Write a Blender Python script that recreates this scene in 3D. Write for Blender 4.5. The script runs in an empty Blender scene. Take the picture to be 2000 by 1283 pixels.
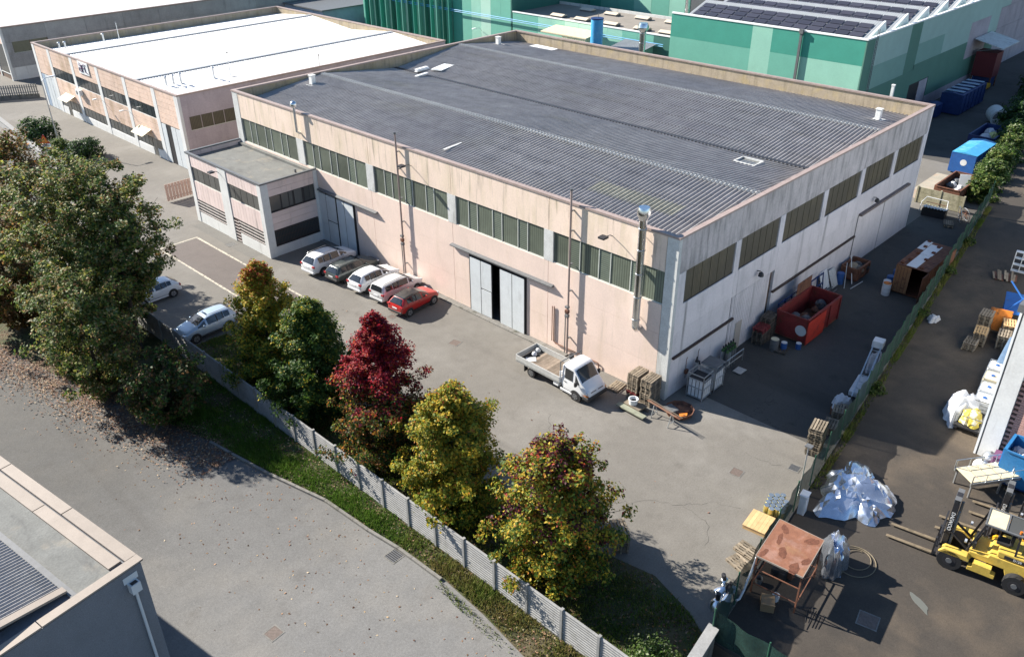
import bpy, math, random
import numpy as np
from mathutils import Matrix, Vector
R = math.radians
random.seed(7)
rng = np.random.default_rng(7)
sc = bpy.context.scene
C = sc.collection

# ---------------------------------------------------------------- camera
cam_d = bpy.data.cameras.new('camera'); cam = bpy.data.objects.new('camera', cam_d); C.objects.link(cam)
cam_d.sensor_width = 36.0; cam_d.lens = 29.639; cam_d.clip_start = 0.5; cam_d.clip_end = 3000
def look(az, el, roll):
    f = Vector((math.cos(el)*math.cos(az), math.cos(el)*math.sin(az), math.sin(el)))
    r = f.cross(Vector((0, 0, 1))).normalized(); u = r.cross(f)
    r2 = r*math.cos(roll)+u*math.sin(roll); u2 = -r*math.sin(roll)+u*math.cos(roll)
    return Matrix((r2, u2, -f)).transposed()
m = look(0.76986, -0.52368, -0.00805).to_4x4(); m.translation = (-39.396, -24.428, 31.641)
cam.matrix_world = m
sc.camera = cam

# ---------------------------------------------------------------- sky, sun, exposure
SUN_EL = R(32.7); SUN_DIR = Vector((-0.287, 0.958, 0)).normalized()      # horizontal direction towards the sun
w = bpy.data.worlds.new('World'); sc.world = w; w.use_nodes = True
nt = w.node_tree; bg = nt.nodes['Background']; sky = nt.nodes.new('ShaderNodeTexSky')
sky.sky_type = 'NISHITA'; sky.sun_disc = False; sky.sun_elevation = SUN_EL
sky.sun_rotation = math.atan2(SUN_DIR.x, SUN_DIR.y)
sky.air_density = 1.15; sky.dust_density = 0.35; sky.ozone_density = 4.0
nt.links.new(sky.outputs[0], bg.inputs[0]); bg.inputs[1].default_value = 0.066
sd = bpy.data.lights.new('sun', 'SUN'); sd.energy = 4.7; sd.angle = R(0.55); sd.color = (1.0, 0.93, 0.83)
sun = bpy.data.objects.new('sun', sd); C.objects.link(sun)
tow = Vector((SUN_DIR.x*math.cos(SUN_EL), SUN_DIR.y*math.cos(SUN_EL), math.sin(SUN_EL)))
sun.rotation_euler = tow.to_track_quat('Z', 'Y').to_euler(); sun.location = tow*120
sc.view_settings.view_transform = 'Standard'; sc.view_settings.look = 'None'
sc.view_settings.exposure = 1.34; sc.view_settings.gamma = 1.0; sc.view_settings.use_curve_mapping = False
sc.render.engine = 'CYCLES'; sc.cycles.use_denoising = True
sc.cycles.max_bounces = 6; sc.cycles.transparent_max_bounces = 12

# ---------------------------------------------------------------- helpers
class MB:
    def __init__(s): s.v = []; s.f = []
    def add(s, vs, fs):
        n = len(s.v); s.v += [tuple(p) for p in vs]; s.f += [tuple(i+n for i in f) for f in fs]; return s
    def box(s, x0, y0, z0, x1, y1, z1):
        if x0 > x1: x0, x1 = x1, x0
        if y0 > y1: y0, y1 = y1, y0
        if z0 > z1: z0, z1 = z1, z0
        return s.add([(x0,y0,z0),(x1,y0,z0),(x1,y1,z0),(x0,y1,z0),(x0,y0,z1),(x1,y0,z1),(x1,y1,z1),(x0,y1,z1)],
                     [(0,3,2,1),(4,5,6,7),(0,1,5,4),(1,2,6,5),(2,3,7,6),(3,0,4,7)])
    def cbox(s, cx, cy, cz, dx, dy, dz): return s.box(cx-dx/2, cy-dy/2, cz-dz/2, cx+dx/2, cy+dy/2, cz+dz/2)
    def bar(s, p, q, w, h, up=(0,0,1)):
        p = Vector(p); q = Vector(q); d = (q-p).normalized(); up = Vector(up)
        if abs(d.dot(up)) > .99: up = Vector((1,0,0))
        a = d.cross(up).normalized()*w/2; b = a.normalized().cross(d).normalized()*h/2
        vs = [p-a-b, p+a-b, p+a+b, p-a+b, q-a-b, q+a-b, q+a+b, q-a+b]
        return s.add(vs, [(0,3,2,1),(4,5,6,7),(0,1,5,4),(1,2,6,5),(2,3,7,6),(3,0,4,7)][::1])
    def cyl(s, p, q, r, n=12, r2=None):
        p = Vector(p); q = Vector(q); r2 = r if r2 is None else r2
        d = (q-p).normalized(); up = Vector((0,0,1)) if abs(d.z) < .9 else Vector((1,0,0))
        a = d.cross(up).normalized(); b = d.cross(a)
        vs = []
        for c, rr in ((p, r), (q, r2)):
            vs += [c+(a*math.cos(t*2*math.pi/n)+b*math.sin(t*2*math.pi/n))*rr for t in range(n)]
        fs = [(i, (i+1) % n, n+(i+1) % n, n+i) for i in range(n)]+[tuple(range(n))[::-1], tuple(range(n, 2*n))]
        return s.add(vs, fs)
    def tube(s, pts, r, n=7, r2=None):
        pts = [Vector(p) for p in pts]; m_ = len(pts); r2 = r if r2 is None else r2; vs = []; prev = None
        for i, p in enumerate(pts):
            d = (pts[min(i+1, m_-1)]-pts[max(i-1, 0)]).normalized()
            if prev is None:
                up = Vector((0,0,1)) if abs(d.z) < .9 else Vector((1,0,0)); a = d.cross(up).normalized()
            else: a = (prev-d*prev.dot(d)).normalized()
            prev = a; b = d.cross(a); rr = r+(r2-r)*i/max(1, m_-1)
            vs += [p+(a*math.cos(t*2*math.pi/n)+b*math.sin(t*2*math.pi/n))*rr for t in range(n)]
        fs = [(i*n+t, i*n+(t+1) % n, (i+1)*n+(t+1) % n, (i+1)*n+t) for i in range(m_-1) for t in range(n)]
        return s.add(vs, fs+[tuple(range(n))[::-1], tuple(range((m_-1)*n, m_*n))])
    def lathe(s, prof, c=(0,0,0), n=20):
        vs = [(c[0]+r*math.cos(t*2*math.pi/n), c[1]+r*math.sin(t*2*math.pi/n), c[2]+z) for r, z in prof for t in range(n)]
        k = len(prof)
        fs = [(i*n+t, i*n+(t+1) % n, (i+1)*n+(t+1) % n, (i+1)*n+t) for i in range(k-1) for t in range(n)]
        return s.add(vs, fs+[tuple(range(n))[::-1], tuple(range((k-1)*n, k*n))])
    def prism(s, poly, axis, a0, a1):
        P = {'x': lambda u, v, a: (a, u, v), 'y': lambda u, v, a: (u, a, v), 'z': lambda u, v, a: (u, v, a)}[axis]
        n = len(poly); vs = [P(u, v, a0) for u, v in poly]+[P(u, v, a1) for u, v in poly]
        return s.add(vs, [(i, (i+1) % n, n+(i+1) % n, n+i) for i in range(n)]+[tuple(range(n))[::-1], tuple(range(n, 2*n))])
    def quad(s, *p): return s.add(p, [tuple(range(len(p)))])
    def mesh(s, name='mesh', fix=True):
        me = bpy.data.meshes.new(name); me.from_pydata(s.v, [], s.f); me.update()
        return me
    def build(s, name, mat, parent=None, smooth=None, loc=None, rz=None, fix=True):
        me = s.mesh(name)
        if fix:
            import bmesh
            b = bmesh.new(); b.from_mesh(me); bmesh.ops.recalc_face_normals(b, faces=b.faces); b.to_mesh(me); b.free()
        return obj(name, me, mat, parent, smooth, loc, rz)
def obj(name, me, mat, parent=None, smooth=None, loc=None, rz=None):
    o = bpy.data.objects.new(name, me); C.objects.link(o)
    if mat is not None and not me.materials: me.materials.append(mat)
    if smooth is not None:
        me.shade_smooth()
        if smooth: me.set_sharp_from_angle(angle=R(smooth))
    if parent is not None: o.parent = parent
    if loc is not None: o.location = loc
    if rz is not None: o.rotation_euler = (0, 0, rz)
    return o
def tag(o, label=None, cat=None, group=None, kind=None):
    if label: o['label'] = label
    if cat: o['category'] = cat
    if group: o['group'] = group
    if kind: o['kind'] = kind
    return o
def thing(name, label, cat, loc=(0,0,0), rz=0, group=None):
    o = bpy.data.objects.new(name, None); C.objects.link(o); o.empty_display_size = .2
    o.location = loc; o.rotation_euler = (0, 0, rz)
    return tag(o, label, cat, group)
def struct(mb, name, mat, smooth=None, fix=True): return tag(mb.build(name, mat, smooth=smooth, fix=fix), kind='structure')
def copy_tree(o, parent=None, loc=None, rz=None, label=None):
    c = o.copy(); C.objects.link(c); c.parent = parent
    if loc is not None: c.location = loc
    if rz is not None: c.rotation_euler = (0, 0, rz)
    if label: c['label'] = label
    for ch in list(o.children): copy_tree(ch, c)
    return c
def bevel(o, wd, seg=2):
    md = o.modifiers.new('bevel', 'BEVEL'); md.width = wd; md.segments = seg; md.limit_method = 'ANGLE'; return o

# ---------------------------------------------------------------- materials
def mat(name, col, rough=.85, metal=0., spec=.4, noise=(), stains=(), bump=None, rand=0., coat=0., trans=None, alpha=None, wave=None):
    """noise: (scale, amount, (sx,sy,sz)); stains: (colour, scale, lo, hi, (sx,sy,sz)[,strength]); bump: (scale, strength);
    wave: (direction 'X'/'Y'/'Z', scale, amount)"""
    M_ = bpy.data.materials.new(name); M_.use_nodes = True; t = M_.node_tree; N = t.nodes; L = t.links
    p = N['Principled BSDF']; p.inputs['Roughness'].default_value = rough; p.inputs['Metallic'].default_value = metal
    p.inputs['Specular IOR Level'].default_value = spec
    if coat: p.inputs['Coat Weight'].default_value = coat; p.inputs['Coat Roughness'].default_value = .06
    geo = N.new('ShaderNodeNewGeometry').outputs['Position']
    def tex(scale, st, detail=4.):
        mp = N.new('ShaderNodeMapping'); mp.inputs['Scale'].default_value = st; L.new(geo, mp.inputs['Vector'])
        n = N.new('ShaderNodeTexNoise'); n.inputs['Scale'].default_value = scale; n.inputs['Detail'].default_value = detail
        n.inputs['Roughness'].default_value = .6; L.new(mp.outputs[0], n.inputs['Vector']); return n.outputs['Fac']
    rgb = N.new('ShaderNodeRGB'); rgb.outputs[0].default_value = (*col, 1); cur = rgb.outputs[0]
    def mulv(cur, fac_sock, lo, hi, f0=.3, f1=.7):
        mr = N.new('ShaderNodeMapRange'); mr.inputs['From Min'].default_value = f0; mr.inputs['From Max'].default_value = f1
        mr.inputs['To Min'].default_value = lo; mr.inputs['To Max'].default_value = hi; L.new(fac_sock, mr.inputs['Value'])
        mx = N.new('ShaderNodeMix'); mx.data_type = 'RGBA'; mx.blend_type = 'MULTIPLY'; mx.inputs['Factor'].default_value = 1
        L.new(cur, mx.inputs['A']); L.new(mr.outputs[0], mx.inputs['B']); return mx.outputs['Result']
    for e in stains:
        c, s_, lo, hi, st = e[:5]; k = e[5] if len(e) > 5 else 1.
        mr = N.new('ShaderNodeMapRange'); mr.inputs['From Min'].default_value = lo; mr.inputs['From Max'].default_value = hi
        mr.inputs['To Max'].default_value = k; L.new(tex(s_, st), mr.inputs['Value'])
        mx = N.new('ShaderNodeMix'); mx.data_type = 'RGBA'; L.new(mr.outputs[0], mx.inputs['Factor']); L.new(cur, mx.inputs['A'])
        mx.inputs['B'].default_value = (*c, 1); cur = mx.outputs['Result']
    for s_, a, st in noise: cur = mulv(cur, tex(s_, st), 1-a, 1+a)
    if wave:
        wv = N.new('ShaderNodeTexWave'); wv.wave_type = 'BANDS'; wv.bands_direction = wave[0]; wv.inputs['Scale'].default_value = wave[1]
        L.new(geo, wv.inputs['Vector']); cur = mulv(cur, wv.outputs['Fac'], 1-wave[2], 1+wave[2], 0, 1)
    if rand:
        oi = N.new('ShaderNodeObjectInfo'); cur = mulv(cur, oi.outputs['Random'], 1-rand, 1+rand, 0, 1)
    L.new(cur, p.inputs['Base Color'])
    if bump:
        b = N.new('ShaderNodeBump'); b.inputs['Strength'].default_value = bump[1]; b.inputs['Distance'].default_value = .02
        L.new(tex(bump[0], (1,1,1), 6.), b.inputs['Height']); L.new(b.outputs[0], p.inputs['Normal'])
    if alpha is not None: p.inputs['Alpha'].default_value = alpha
    if trans is not None: p.inputs['Transmission Weight'].default_value = trans
    return M_
U = (1,1,1); V_ = (1,1,.09)
def asphalt(name, col, patch, dirt, crack=True, k=.5):
    M_ = mat(name, col, .92, noise=[(.12, .08, U), (1.3, .06, U), (9., .10, U), (24., .20, U), (60., .16, U)],
             stains=[(patch, .16, .48, .66, U, k), (dirt, .55, .60, .76, U, .5), (dirt, 1.6, .68, .76, U, .6), (dirt, .22, .60, .70, (1, .12, 1), .4)], bump=(50, .25))
    if crack:
        t = M_.node_tree; N = t.nodes; L = t.links; p = N['Principled BSDF']; old = p.inputs['Base Color'].links[0].from_socket
        geo = N.new('ShaderNodeNewGeometry').outputs['Position']
        ns = N.new('ShaderNodeTexNoise'); ns.inputs['Scale'].default_value = .5; ns.inputs['Detail'].default_value = 6; L.new(geo, ns.inputs['Vector'])
        ad = N.new('ShaderNodeMix'); ad.data_type = 'VECTOR'; ad.inputs['Factor'].default_value = .5
        vm = N.new('ShaderNodeVectorMath'); vm.operation = 'SCALE'; vm.inputs['Scale'].default_value = 5; L.new(ns.outputs['Color'], vm.inputs[0])
        va = N.new('ShaderNodeVectorMath'); va.operation = 'ADD'; L.new(geo, va.inputs[0]); L.new(vm.outputs[0], va.inputs[1])
        vo = N.new('ShaderNodeTexVoronoi'); vo.feature = 'DISTANCE_TO_EDGE'; vo.inputs['Scale'].default_value = .055; L.new(va.outputs[0], vo.inputs['Vector'])
        mr = N.new('ShaderNodeMapRange'); mr.inputs['From Min'].default_value = .0; mr.inputs['From Max'].default_value = .0022
        mr.inputs['To Min'].default_value = .62; mr.inputs['To Max'].default_value = 1.; L.new(vo.outputs['Distance'], mr.inputs['Value'])
        n2 = N.new('ShaderNodeTexNoise'); n2.inputs['Scale'].default_value = .09; L.new(geo, n2.inputs['Vector'])
        m2 = N.new('ShaderNodeMapRange'); m2.inputs['From Min'].default_value = .45; m2.inputs['From Max'].default_value = .55; L.new(n2.outputs['Fac'], m2.inputs['Value'])
        mm = N.new('ShaderNodeMix'); L.new(m2.outputs[0], mm.inputs['Factor']); mm.inputs['A'].default_value = 1.; L.new(mr.outputs[0], mm.inputs['B'])
        mx = N.new('ShaderNodeMix'); mx.data_type = 'RGBA'; mx.blend_type = 'MULTIPLY'; mx.inputs['Factor'].default_value = 1
        L.new(old, mx.inputs['A']); L.new(mm.outputs[0], mx.inputs['B']); L.new(mx.outputs['Result'], p.inputs['Base Color'])
    return M_
K = {}
K['yard'] = asphalt('asphalt_yard', (.165,.155,.138), (.208,.198,.180), (.098,.090,.080), False, .7)
K['street'] = asphalt('asphalt_street', (.100,.099,.096), (.128,.122,.111), (.072,.067,.061), False, .6)
def paler_towards(M_, axis, a, b, gain):
    # base colour multiplied towards gain from coordinate a to b along one world axis
    t = M_.node_tree; N = t.nodes; L = t.links; p = N['Principled BSDF']; old = p.inputs['Base Color'].links[0].from_socket
    g = N.new('ShaderNodeNewGeometry'); sp = N.new('ShaderNodeSeparateXYZ'); L.new(g.outputs['Position'], sp.inputs[0])
    mr = N.new('ShaderNodeMapRange'); mr.inputs['From Min'].default_value = a; mr.inputs['From Max'].default_value = b; mr.inputs['To Min'].default_value = 1; mr.inputs['To Max'].default_value = gain
    L.new(sp.outputs[axis], mr.inputs['Value']); mx = N.new('ShaderNodeMix'); mx.data_type = 'RGBA'; mx.blend_type = 'MULTIPLY'; mx.inputs['Factor'].default_value = 1; mx.clamp_result = False
    L.new(old, mx.inputs['A']); L.new(mr.outputs[0], mx.inputs['B']); L.new(mx.outputs['Result'], p.inputs['Base Color'])
paler_towards(K['street'], 1, 20., 2., 1.65)
K['strip'] = asphalt('asphalt_strip', (.132,.114,.105), (.155,.14,.13), (.09,.085,.08), False)
K['dark'] = asphalt('asphalt_worn', (.056,.048,.040), (.118,.092,.066), (.026,.025,.024), True, .9)
K['alley'] = asphalt('asphalt_alley_shade_dark', (.078,.074,.068), (.055,.052,.048), (.028,.027,.026), True, .7)  # oil-stained asphalt, darkened further so its base colour carries the building's shade
K['earth'] = mat('earth', (.085,.062,.042), .95, noise=[(2, .3, U), (20, .3, U)], bump=(25, .6))
K['kerb'] = mat('kerb_concrete', (.185,.178,.163), .9, noise=[(3, .2, U), (25, .2, U)], stains=[((.08,.08,.06), 1.2, .55, .7, U)], bump=(40, .3))
K['paint'] = mat('line_paint', (.47,.43,.35), .8, noise=[(6, .25, U), (30, .2, U)], stains=[((.17,.16,.145), 4, .52, .60, U, .85)])
K['pink'] = mat('pink_render', (.74,.595,.515), .9, noise=[(.5, .06, U), (8, .05, U)], rand=.025,
    stains=[((.62,.50,.39), .9, .52, .72, (1,1,.25), .5), ((.40,.34,.28), 2.2, .62, .80, (1,1,.07), .5)], bump=(30, .12))
K['fascia'] = mat('fascia_render', (.74,.60,.50), .9, noise=[(.5, .06, U), (8, .06, U)], rand=.03,
    stains=[((.58,.49,.35), 1.1, .47, .68, (1,1,.22), .65), ((.26,.225,.17), 2.6, .55, .74, (1,1,.08), .8)], bump=(30, .15))
K['conc'] = mat('concrete', (.56,.57,.555), .9, noise=[(1.5, .1, U), (12, .1, U)], stains=[((.24,.24,.22), 1.6, .54, .74, (1,1,.15), .7)], bump=(30, .2))
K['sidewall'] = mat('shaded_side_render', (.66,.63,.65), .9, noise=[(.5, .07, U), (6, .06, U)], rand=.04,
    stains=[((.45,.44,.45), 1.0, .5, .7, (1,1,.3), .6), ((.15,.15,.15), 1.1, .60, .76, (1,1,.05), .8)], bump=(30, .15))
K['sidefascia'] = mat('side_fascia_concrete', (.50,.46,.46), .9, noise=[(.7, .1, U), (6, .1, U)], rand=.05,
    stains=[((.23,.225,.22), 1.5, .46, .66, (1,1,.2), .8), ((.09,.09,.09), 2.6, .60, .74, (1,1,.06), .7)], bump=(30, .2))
K['parapet'] = mat('parapet_inner', (.36,.30,.22), .9, noise=[(1, .12, U), (10, .1, U)], stains=[((.20,.17,.12), 3, .5, .7, (1,1,.1), .7), ((.42,.33,.17), .8, .5, .7, U, .6)])
K['coping'] = mat('coping_metal', (.32,.25,.225), .55, spec=.5, noise=[(2, .12, U), (20, .08, U)], rand=.05)
K['roof'] = mat('fibre_cement', (.335,.32,.31), .8, spec=.35, noise=[(.8, .15, U), (12, .16, U)],
    stains=[((.30,.275,.205), .35, .54, .74, (1,.30,1), .4), ((.27,.26,.27), .5, .5, .7, (1,.10,1), .35), ((.50,.485,.45), .5, .60, .78, (.5,1,1), .45)])
K['ridge'] = mat('pale_ridge_cement', (.52,.51,.48), .8, noise=[(1, .1, U), (12, .12, U)])
K['roof_patch'] = mat('fibre_cement_patch', (.37,.355,.29), .85, noise=[(2, .2, U), (12, .15, U)])
K['roofwhite'] = mat('white_roof_sheet', (.74,.74,.725), .6, spec=.4, noise=[(1, .04, U), (10, .04, U)], stains=[((.52,.51,.48), .5, .52, .76, (.12,1.2,1), .7), ((.50,.49,.46), .25, .55, .72, (1,.1,1), .5)])
K['bitumen'] = mat('bitumen_felt', (.155,.158,.148), .85, noise=[(.8, .15, U), (12, .15, U)], stains=[((.24,.215,.175), .7, .56, .72, U, .8), ((.09,.09,.088), 1.1, .56, .68, (1,.3,1), .7)], bump=(8, .5))
K['pane'] = mat('profiled_glazing', (.115,.135,.105), .35, spec=.5, noise=[(1.2, .12, U)], wave=('Y', 1.7, .28), rand=.30)
K['louvre'] = mat('louvre_glazing', (.125,.150,.120), .4, spec=.5, noise=[(1.2, .1, U)], wave=('Z', 2.2, .35), rand=.30)
K['mull'] = mat('white_mullion', (.55,.57,.53), .5)
K['brownrib'] = mat('brown_ribbed_sheet', (.085,.076,.055), .5, spec=.4, noise=[(1.5, .12, U)], wave=('X', 1.8, .3), stains=[((.15,.125,.07), .12, .5, .7, U, .8)])
K['doorw'] = mat('white_door_sheet', (.60,.64,.66), .5, noise=[(1, .06, U), (10, .05, U)], stains=[((.35,.36,.35), 1.4, .6, .78, (1,1,.2), .6)], rand=.04)
K['black'] = mat('dark_steel', (.028,.028,.032), .5)
K['dgrey'] = mat('grey_steel', (.13,.135,.14), .5, noise=[(4, .15, U)])
K['galv'] = mat('galvanised_steel', (.55,.58,.60), .38, metal=.85, noise=[(4, .12, U)])
K['chrome'] = mat('stainless_steel', (.70,.72,.74), .22, metal=1., noise=[(3, .08, U)])
K['glass'] = mat('window_glass', (.045,.055,.060), .08, spec=.7, rand=.3)
K['glassd'] = mat('dim_glass', (.085,.088,.085), .15, spec=.6, rand=.3)
K['tile'] = mat('pink_tile_panel', (.72,.55,.45), .8, noise=[(1, .08, U), (15, .06, U)], rand=.06, stains=[((.42,.30,.19), .5, .5, .68, (1,1,.4), .7), ((.36,.27,.2), 2.5, .6, .75, (1,1,.08), .6)])
K['tilep'] = mat('pale_pink_panel', (.70,.58,.55), .85, noise=[(1, .06, U), (15, .06, U)], rand=.05, stains=[((.26,.23,.22), 1.8, .58, .76, (1,1,.12), .75)])
K['joint'] = mat('dark_joint', (.16,.11,.085), .95)
K['whitew'] = mat('white_render', (.66,.67,.66), .85, noise=[(1, .06, U), (9, .06, U)], stains=[((.40,.39,.37), 1.6, .56, .76, (1,1,.14), .7)], bump=(20, .15))
K['bar'] = mat('white_bar', (.68,.62,.60), .6)
K['brown'] = mat('brown_frame', (.055,.035,.030), .55)
K['canopy'] = mat('cream_canopy', (.62,.55,.38), .6, noise=[(3, .1, U)])
K['rust'] = mat('rusty_sheet', (.225,.098,.058), .85, noise=[(2, .15, U), (18, .12, U)], stains=[((.27,.155,.08), .9, .52, .68, U, .7), ((.30,.17,.13), 1.6, .5, .66, U, .7)], bump=(20, .2))
K['rustd'] = mat('dark_rust', (.115,.040,.020), .85, noise=[(5, .2, U)])
K['rustred'] = mat('rusted_red_steel', (.19,.026,.026), .6, noise=[(1.5, .2, U), (12, .15, U)], stains=[((.10,.035,.02), 1.8, .55, .68, U, .9), ((.14,.05,.04), 6, .6, .7, U, .7)])
K['brownrust'] = mat('brown_rust_steel', (.17,.075,.045), .75, noise=[(2, .25, U), (15, .2, U)], stains=[((.06,.03,.025), 1.6, .52, .68, U, .9)])
K['wood'] = mat('grey_pallet_wood', (.235,.195,.145), .9, noise=[(3, .2, U), (20, .2, (1,1,4))], rand=.35)
K['woodn'] = mat('fresh_wood', (.60,.40,.20), .8, noise=[(3, .12, U), (24, .12, (1,4,1))], rand=.12)
K['plank'] = mat('weathered_plank', (.225,.180,.140), .9, noise=[(3, .2, U), (20, .2, (4,1,1))], rand=.35)
K['foil'] = mat('silver_foil', (.62,.67,.76), .24, metal=.9, noise=[(1.5, .15, U)])
K['rubber'] = mat('rubber', (.020,.020,.021), .85)
K['bluep'] = mat('blue_paint', (.020,.10,.33), .5, noise=[(2, .15, U), (15, .1, U)], stains=[((.10,.07,.06), 2.5, .62, .74, U, .6)])
K['blueb'] = mat('bright_blue_paint', (.06,.33,.62), .45, noise=[(2, .1, U), (15, .08, U)], stains=[((.18,.42,.62), 1, .5, .7, U, .6)])
K['bluedk'] = mat('navy_paint', (.012,.035,.13), .5, noise=[(2, .2, U)])
K['plw'] = mat('white_plastic', (.66,.68,.70), .5, noise=[(2, .08, U)], rand=.06)
K['plb'] = mat('blue_plastic', (.03,.10,.30), .45)
K['yellow'] = mat('yellow_machine_paint', (.62,.43,.085), .42, noise=[(2, .1, U), (14, .08, U)], stains=[((.34,.25,.07), 2.2, .58, .72, U, .7)])
K['yelo'] = mat('orange_yellow_paint', (.66,.34,.02), .42, noise=[(2, .1, U)])
K['orange'] = mat('orange_paint', (.70,.22,.03), .6, noise=[(3, .15, U)], stains=[((.16,.07,.03), 2, .5, .6, U, .9)])
K['greenfence'] = mat('green_fence_paint', (.03,.10,.06), .5)
K['tin'] = mat('tin_can_metal', (.72,.72,.66), .25, metal=.9, rand=.1)
K['tiny'] = mat('brass_can_lacquer', (.50,.45,.17), .35, metal=.7, rand=.2)
K['bark'] = mat('bark', (.060,.046,.036), .95, noise=[(6, .3, (1,1,.3))], bump=(20, .8))
K['fconc'] = mat('fence_concrete', (.265,.265,.26), .9, noise=[(2, .12, U), (18, .12, U)], rand=.07, stains=[((.20,.20,.185), 2.0, .55, .72, (1,1,.4), .7)], bump=(40, .3))
K['fgwall'] = mat('pebbledash_wall', (.175,.185,.205), .95, noise=[(1, .06, U), (45, .30, U)], bump=(60, .7))
K['fgcop'] = mat('beige_coping', (.29,.245,.205), .6, noise=[(1.5, .08, U), (14, .06, U)], rand=.05)
K['pvc'] = mat('pale_pipe', (.55,.58,.60), .5)
K['cloth'] = mat('white_sheeting', (.52,.54,.58), .6, noise=[(2, .1, U)])
K['brick'] = mat('pink_brick', (.52,.31,.265), .85, noise=[(2, .1, U), (16, .1, U)], rand=.08)
K['steelblue'] = mat('blue_grey_sheet', (.30,.38,.48), .6, noise=[(1, .1, U)], wave=('Y', 1.2, .15))
K['netting'] = mat('green_netting', (.012,.040,.032), .8, noise=[(1.2, .35, U), (9, .25, U)], alpha=.84)
K['solar'] = mat('solar_cell', (.045,.042,.052), .22, spec=.5, coat=.2, rand=.25)
K['solarf'] = mat('grey_sheet_roof', (.30,.32,.335), .5, noise=[(1, .08, U)])
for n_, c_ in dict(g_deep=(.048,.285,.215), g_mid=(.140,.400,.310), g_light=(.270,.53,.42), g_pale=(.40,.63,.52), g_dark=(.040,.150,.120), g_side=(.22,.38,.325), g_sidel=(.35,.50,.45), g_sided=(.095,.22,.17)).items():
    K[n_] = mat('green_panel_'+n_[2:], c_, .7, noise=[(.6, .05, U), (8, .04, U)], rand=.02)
K['mauve'] = mat('mauve_concrete', (.42,.37,.40), .9, noise=[(.6, .1, U), (6, .08, U)], stains=[((.28,.25,.26), .8, .52, .7, (1,1,.2), .6)])
K['greywall'] = mat('grey_precast', (.33,.33,.33), .9, noise=[(.5, .14, U), (5, .1, U)], rand=.12, stains=[((.20,.2,.2), 1, .55, .75, (1,1,.2), .6)])
K['signw'] = mat('sign_white', (.80,.82,.82), .5)
K['ink'] = mat('sign_ink', (.10,.045,.11), .6)
K['signo'] = mat('sign_orange', (.75,.24,.02), .5)
K['signr'] = mat('sign_red', (.55,.03,.03), .5)
K['text'] = mat('white_lettering', (.78,.78,.76), .6)
K['textd'] = mat('dark_lettering', (.03,.03,.03), .6)
def paint(n, c, metal=.0): return mat(n, c, .30, metal, spec=.5, coat=.6)
# ================================================================ the setting
def FY(x): return -13.13+.138*(x+15.45)            # line of the mesh fence
ZR = 1.2                                            # level of the neighbouring yard
def sheet(pts, z): return MB().quad(*[(x, y, z) for x, y in pts])
struct(sheet([(-900,-900),(900,-900),(900,900),(-900,900)], -.03), 'ground', K['street'])
struct(sheet([(-18.95,-13.4),(60,-13.4),(60,135),(-8.6,135),(-8.6,92),(-9.6,75),(-18.95,52)], 0), 'yard', K['yard'])
struct(sheet([(2.2,FY(2.2)+.1),(48,FY(48)+.1),(48,-.01),(2.2,-.01)], .004), 'side_alley_shade_sheet', K['alley'])  # dark sheet where the warehouse shades the alley; shade painted into its colour
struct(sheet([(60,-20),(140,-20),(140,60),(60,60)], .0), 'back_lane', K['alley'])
struct(sheet([(47,3.4),(56.2,3.4),(56.2,-.6),(47,-.6)], .006), 'concrete_slab', mat('old_concrete_slab', (.36,.33,.27), .9, noise=[(1,.15,U),(8,.12,U)], stains=[((.33,.19,.12), .5, .5, .66, U, .7)]))
mb = MB(); pr = [(-15.35,FY(-15.35)),(130,FY(130)),(130,-60),(-15.35,-60)]
mb.prism(pr, 'z', -.02, ZR); struct(mb, 'raised_yard', K['dark'])
struct(sheet([(-11.4,28.2),(-8.05,28.2),(-8.05,46.5),(-11.4,46.5)], .004), 'parking_strip', K['strip'])
def line(x0, y0, x1, y1, wd=.2):
    d = Vector((x1-x0, y1-y0, 0)); n = Vector((-d.y, d.x, 0)).normalized()*wd/2; mb = MB()
    k = max(1, int(d.length/1.0))
    for i in range(k):                                # worn paint: short strokes of uneven width
        a = Vector((x0, y0, .008))+d*(i/k); b = Vector((x0, y0, .008))+d*((i+.995)/k); j = random.uniform(.8, 1.08)
        mb.quad(a-n*j, b-n*j, b+n*j, a+n*j)
    struct(mb, 'painted_line', K['paint'])
line(-7.92,27.8,-7.92,46.7); line(-11.5,26.2,-11.5,46.7); line(-7.8,46.8,-14.8,46.8); line(-8.1,27.75,-10.2,27.75, .3)
struct(MB().box(-.55,8.2,0, -.003,49.9,.07), 'wall_kerb', K['kerb'])
# --- verge between street and fence
edge = [(-28.2,42),(-26.4,32.6),(-24.0,22.3),(-22.7,17.5),(-21.9,12.4),(-20.95,8),(-20.75,4.4),(-20.5,2.2),(-20.4,-1),(-20.6,-4),(-21.0,-7),(-21.6,-11),(-22,-16)]
inner = [(-19.05,60),(-19.05,-16)]
K['soil'] = mat('verge_soil', (.090,.075,.042), .95, noise=[(1.2,.3,U),(18,.3,U)], stains=[((.035,.055,.018), .5, .42, .58, U, .9)], bump=(30,.8))
struct(sheet([(x+.12, y) for x, y in edge][::-1]+[(-27,60)]+inner, .03), 'verge', K['soil'])
kb = tag(MB().box(-.001,-.001,-.02, .001,.001,-.018).build('kerb', K['kerb']), kind='structure')
for (x0, y0), (x1, y1) in zip(edge[3:8], edge[4:9]):
    d = Vector((x1-x0, y1-y0, 0)); k = max(1, round(d.length/1.05))
    for i in range(k):
        a = Vector((x0, y0, .03))+d*(i/k); b = Vector((x0, y0, .03))+d*((i+.985)/k)
        MB().bar(a+Vector((0,0,random.uniform(-.01,.01))), b, .16, .17).build('kerbstone', K['kerb'], kb)
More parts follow.
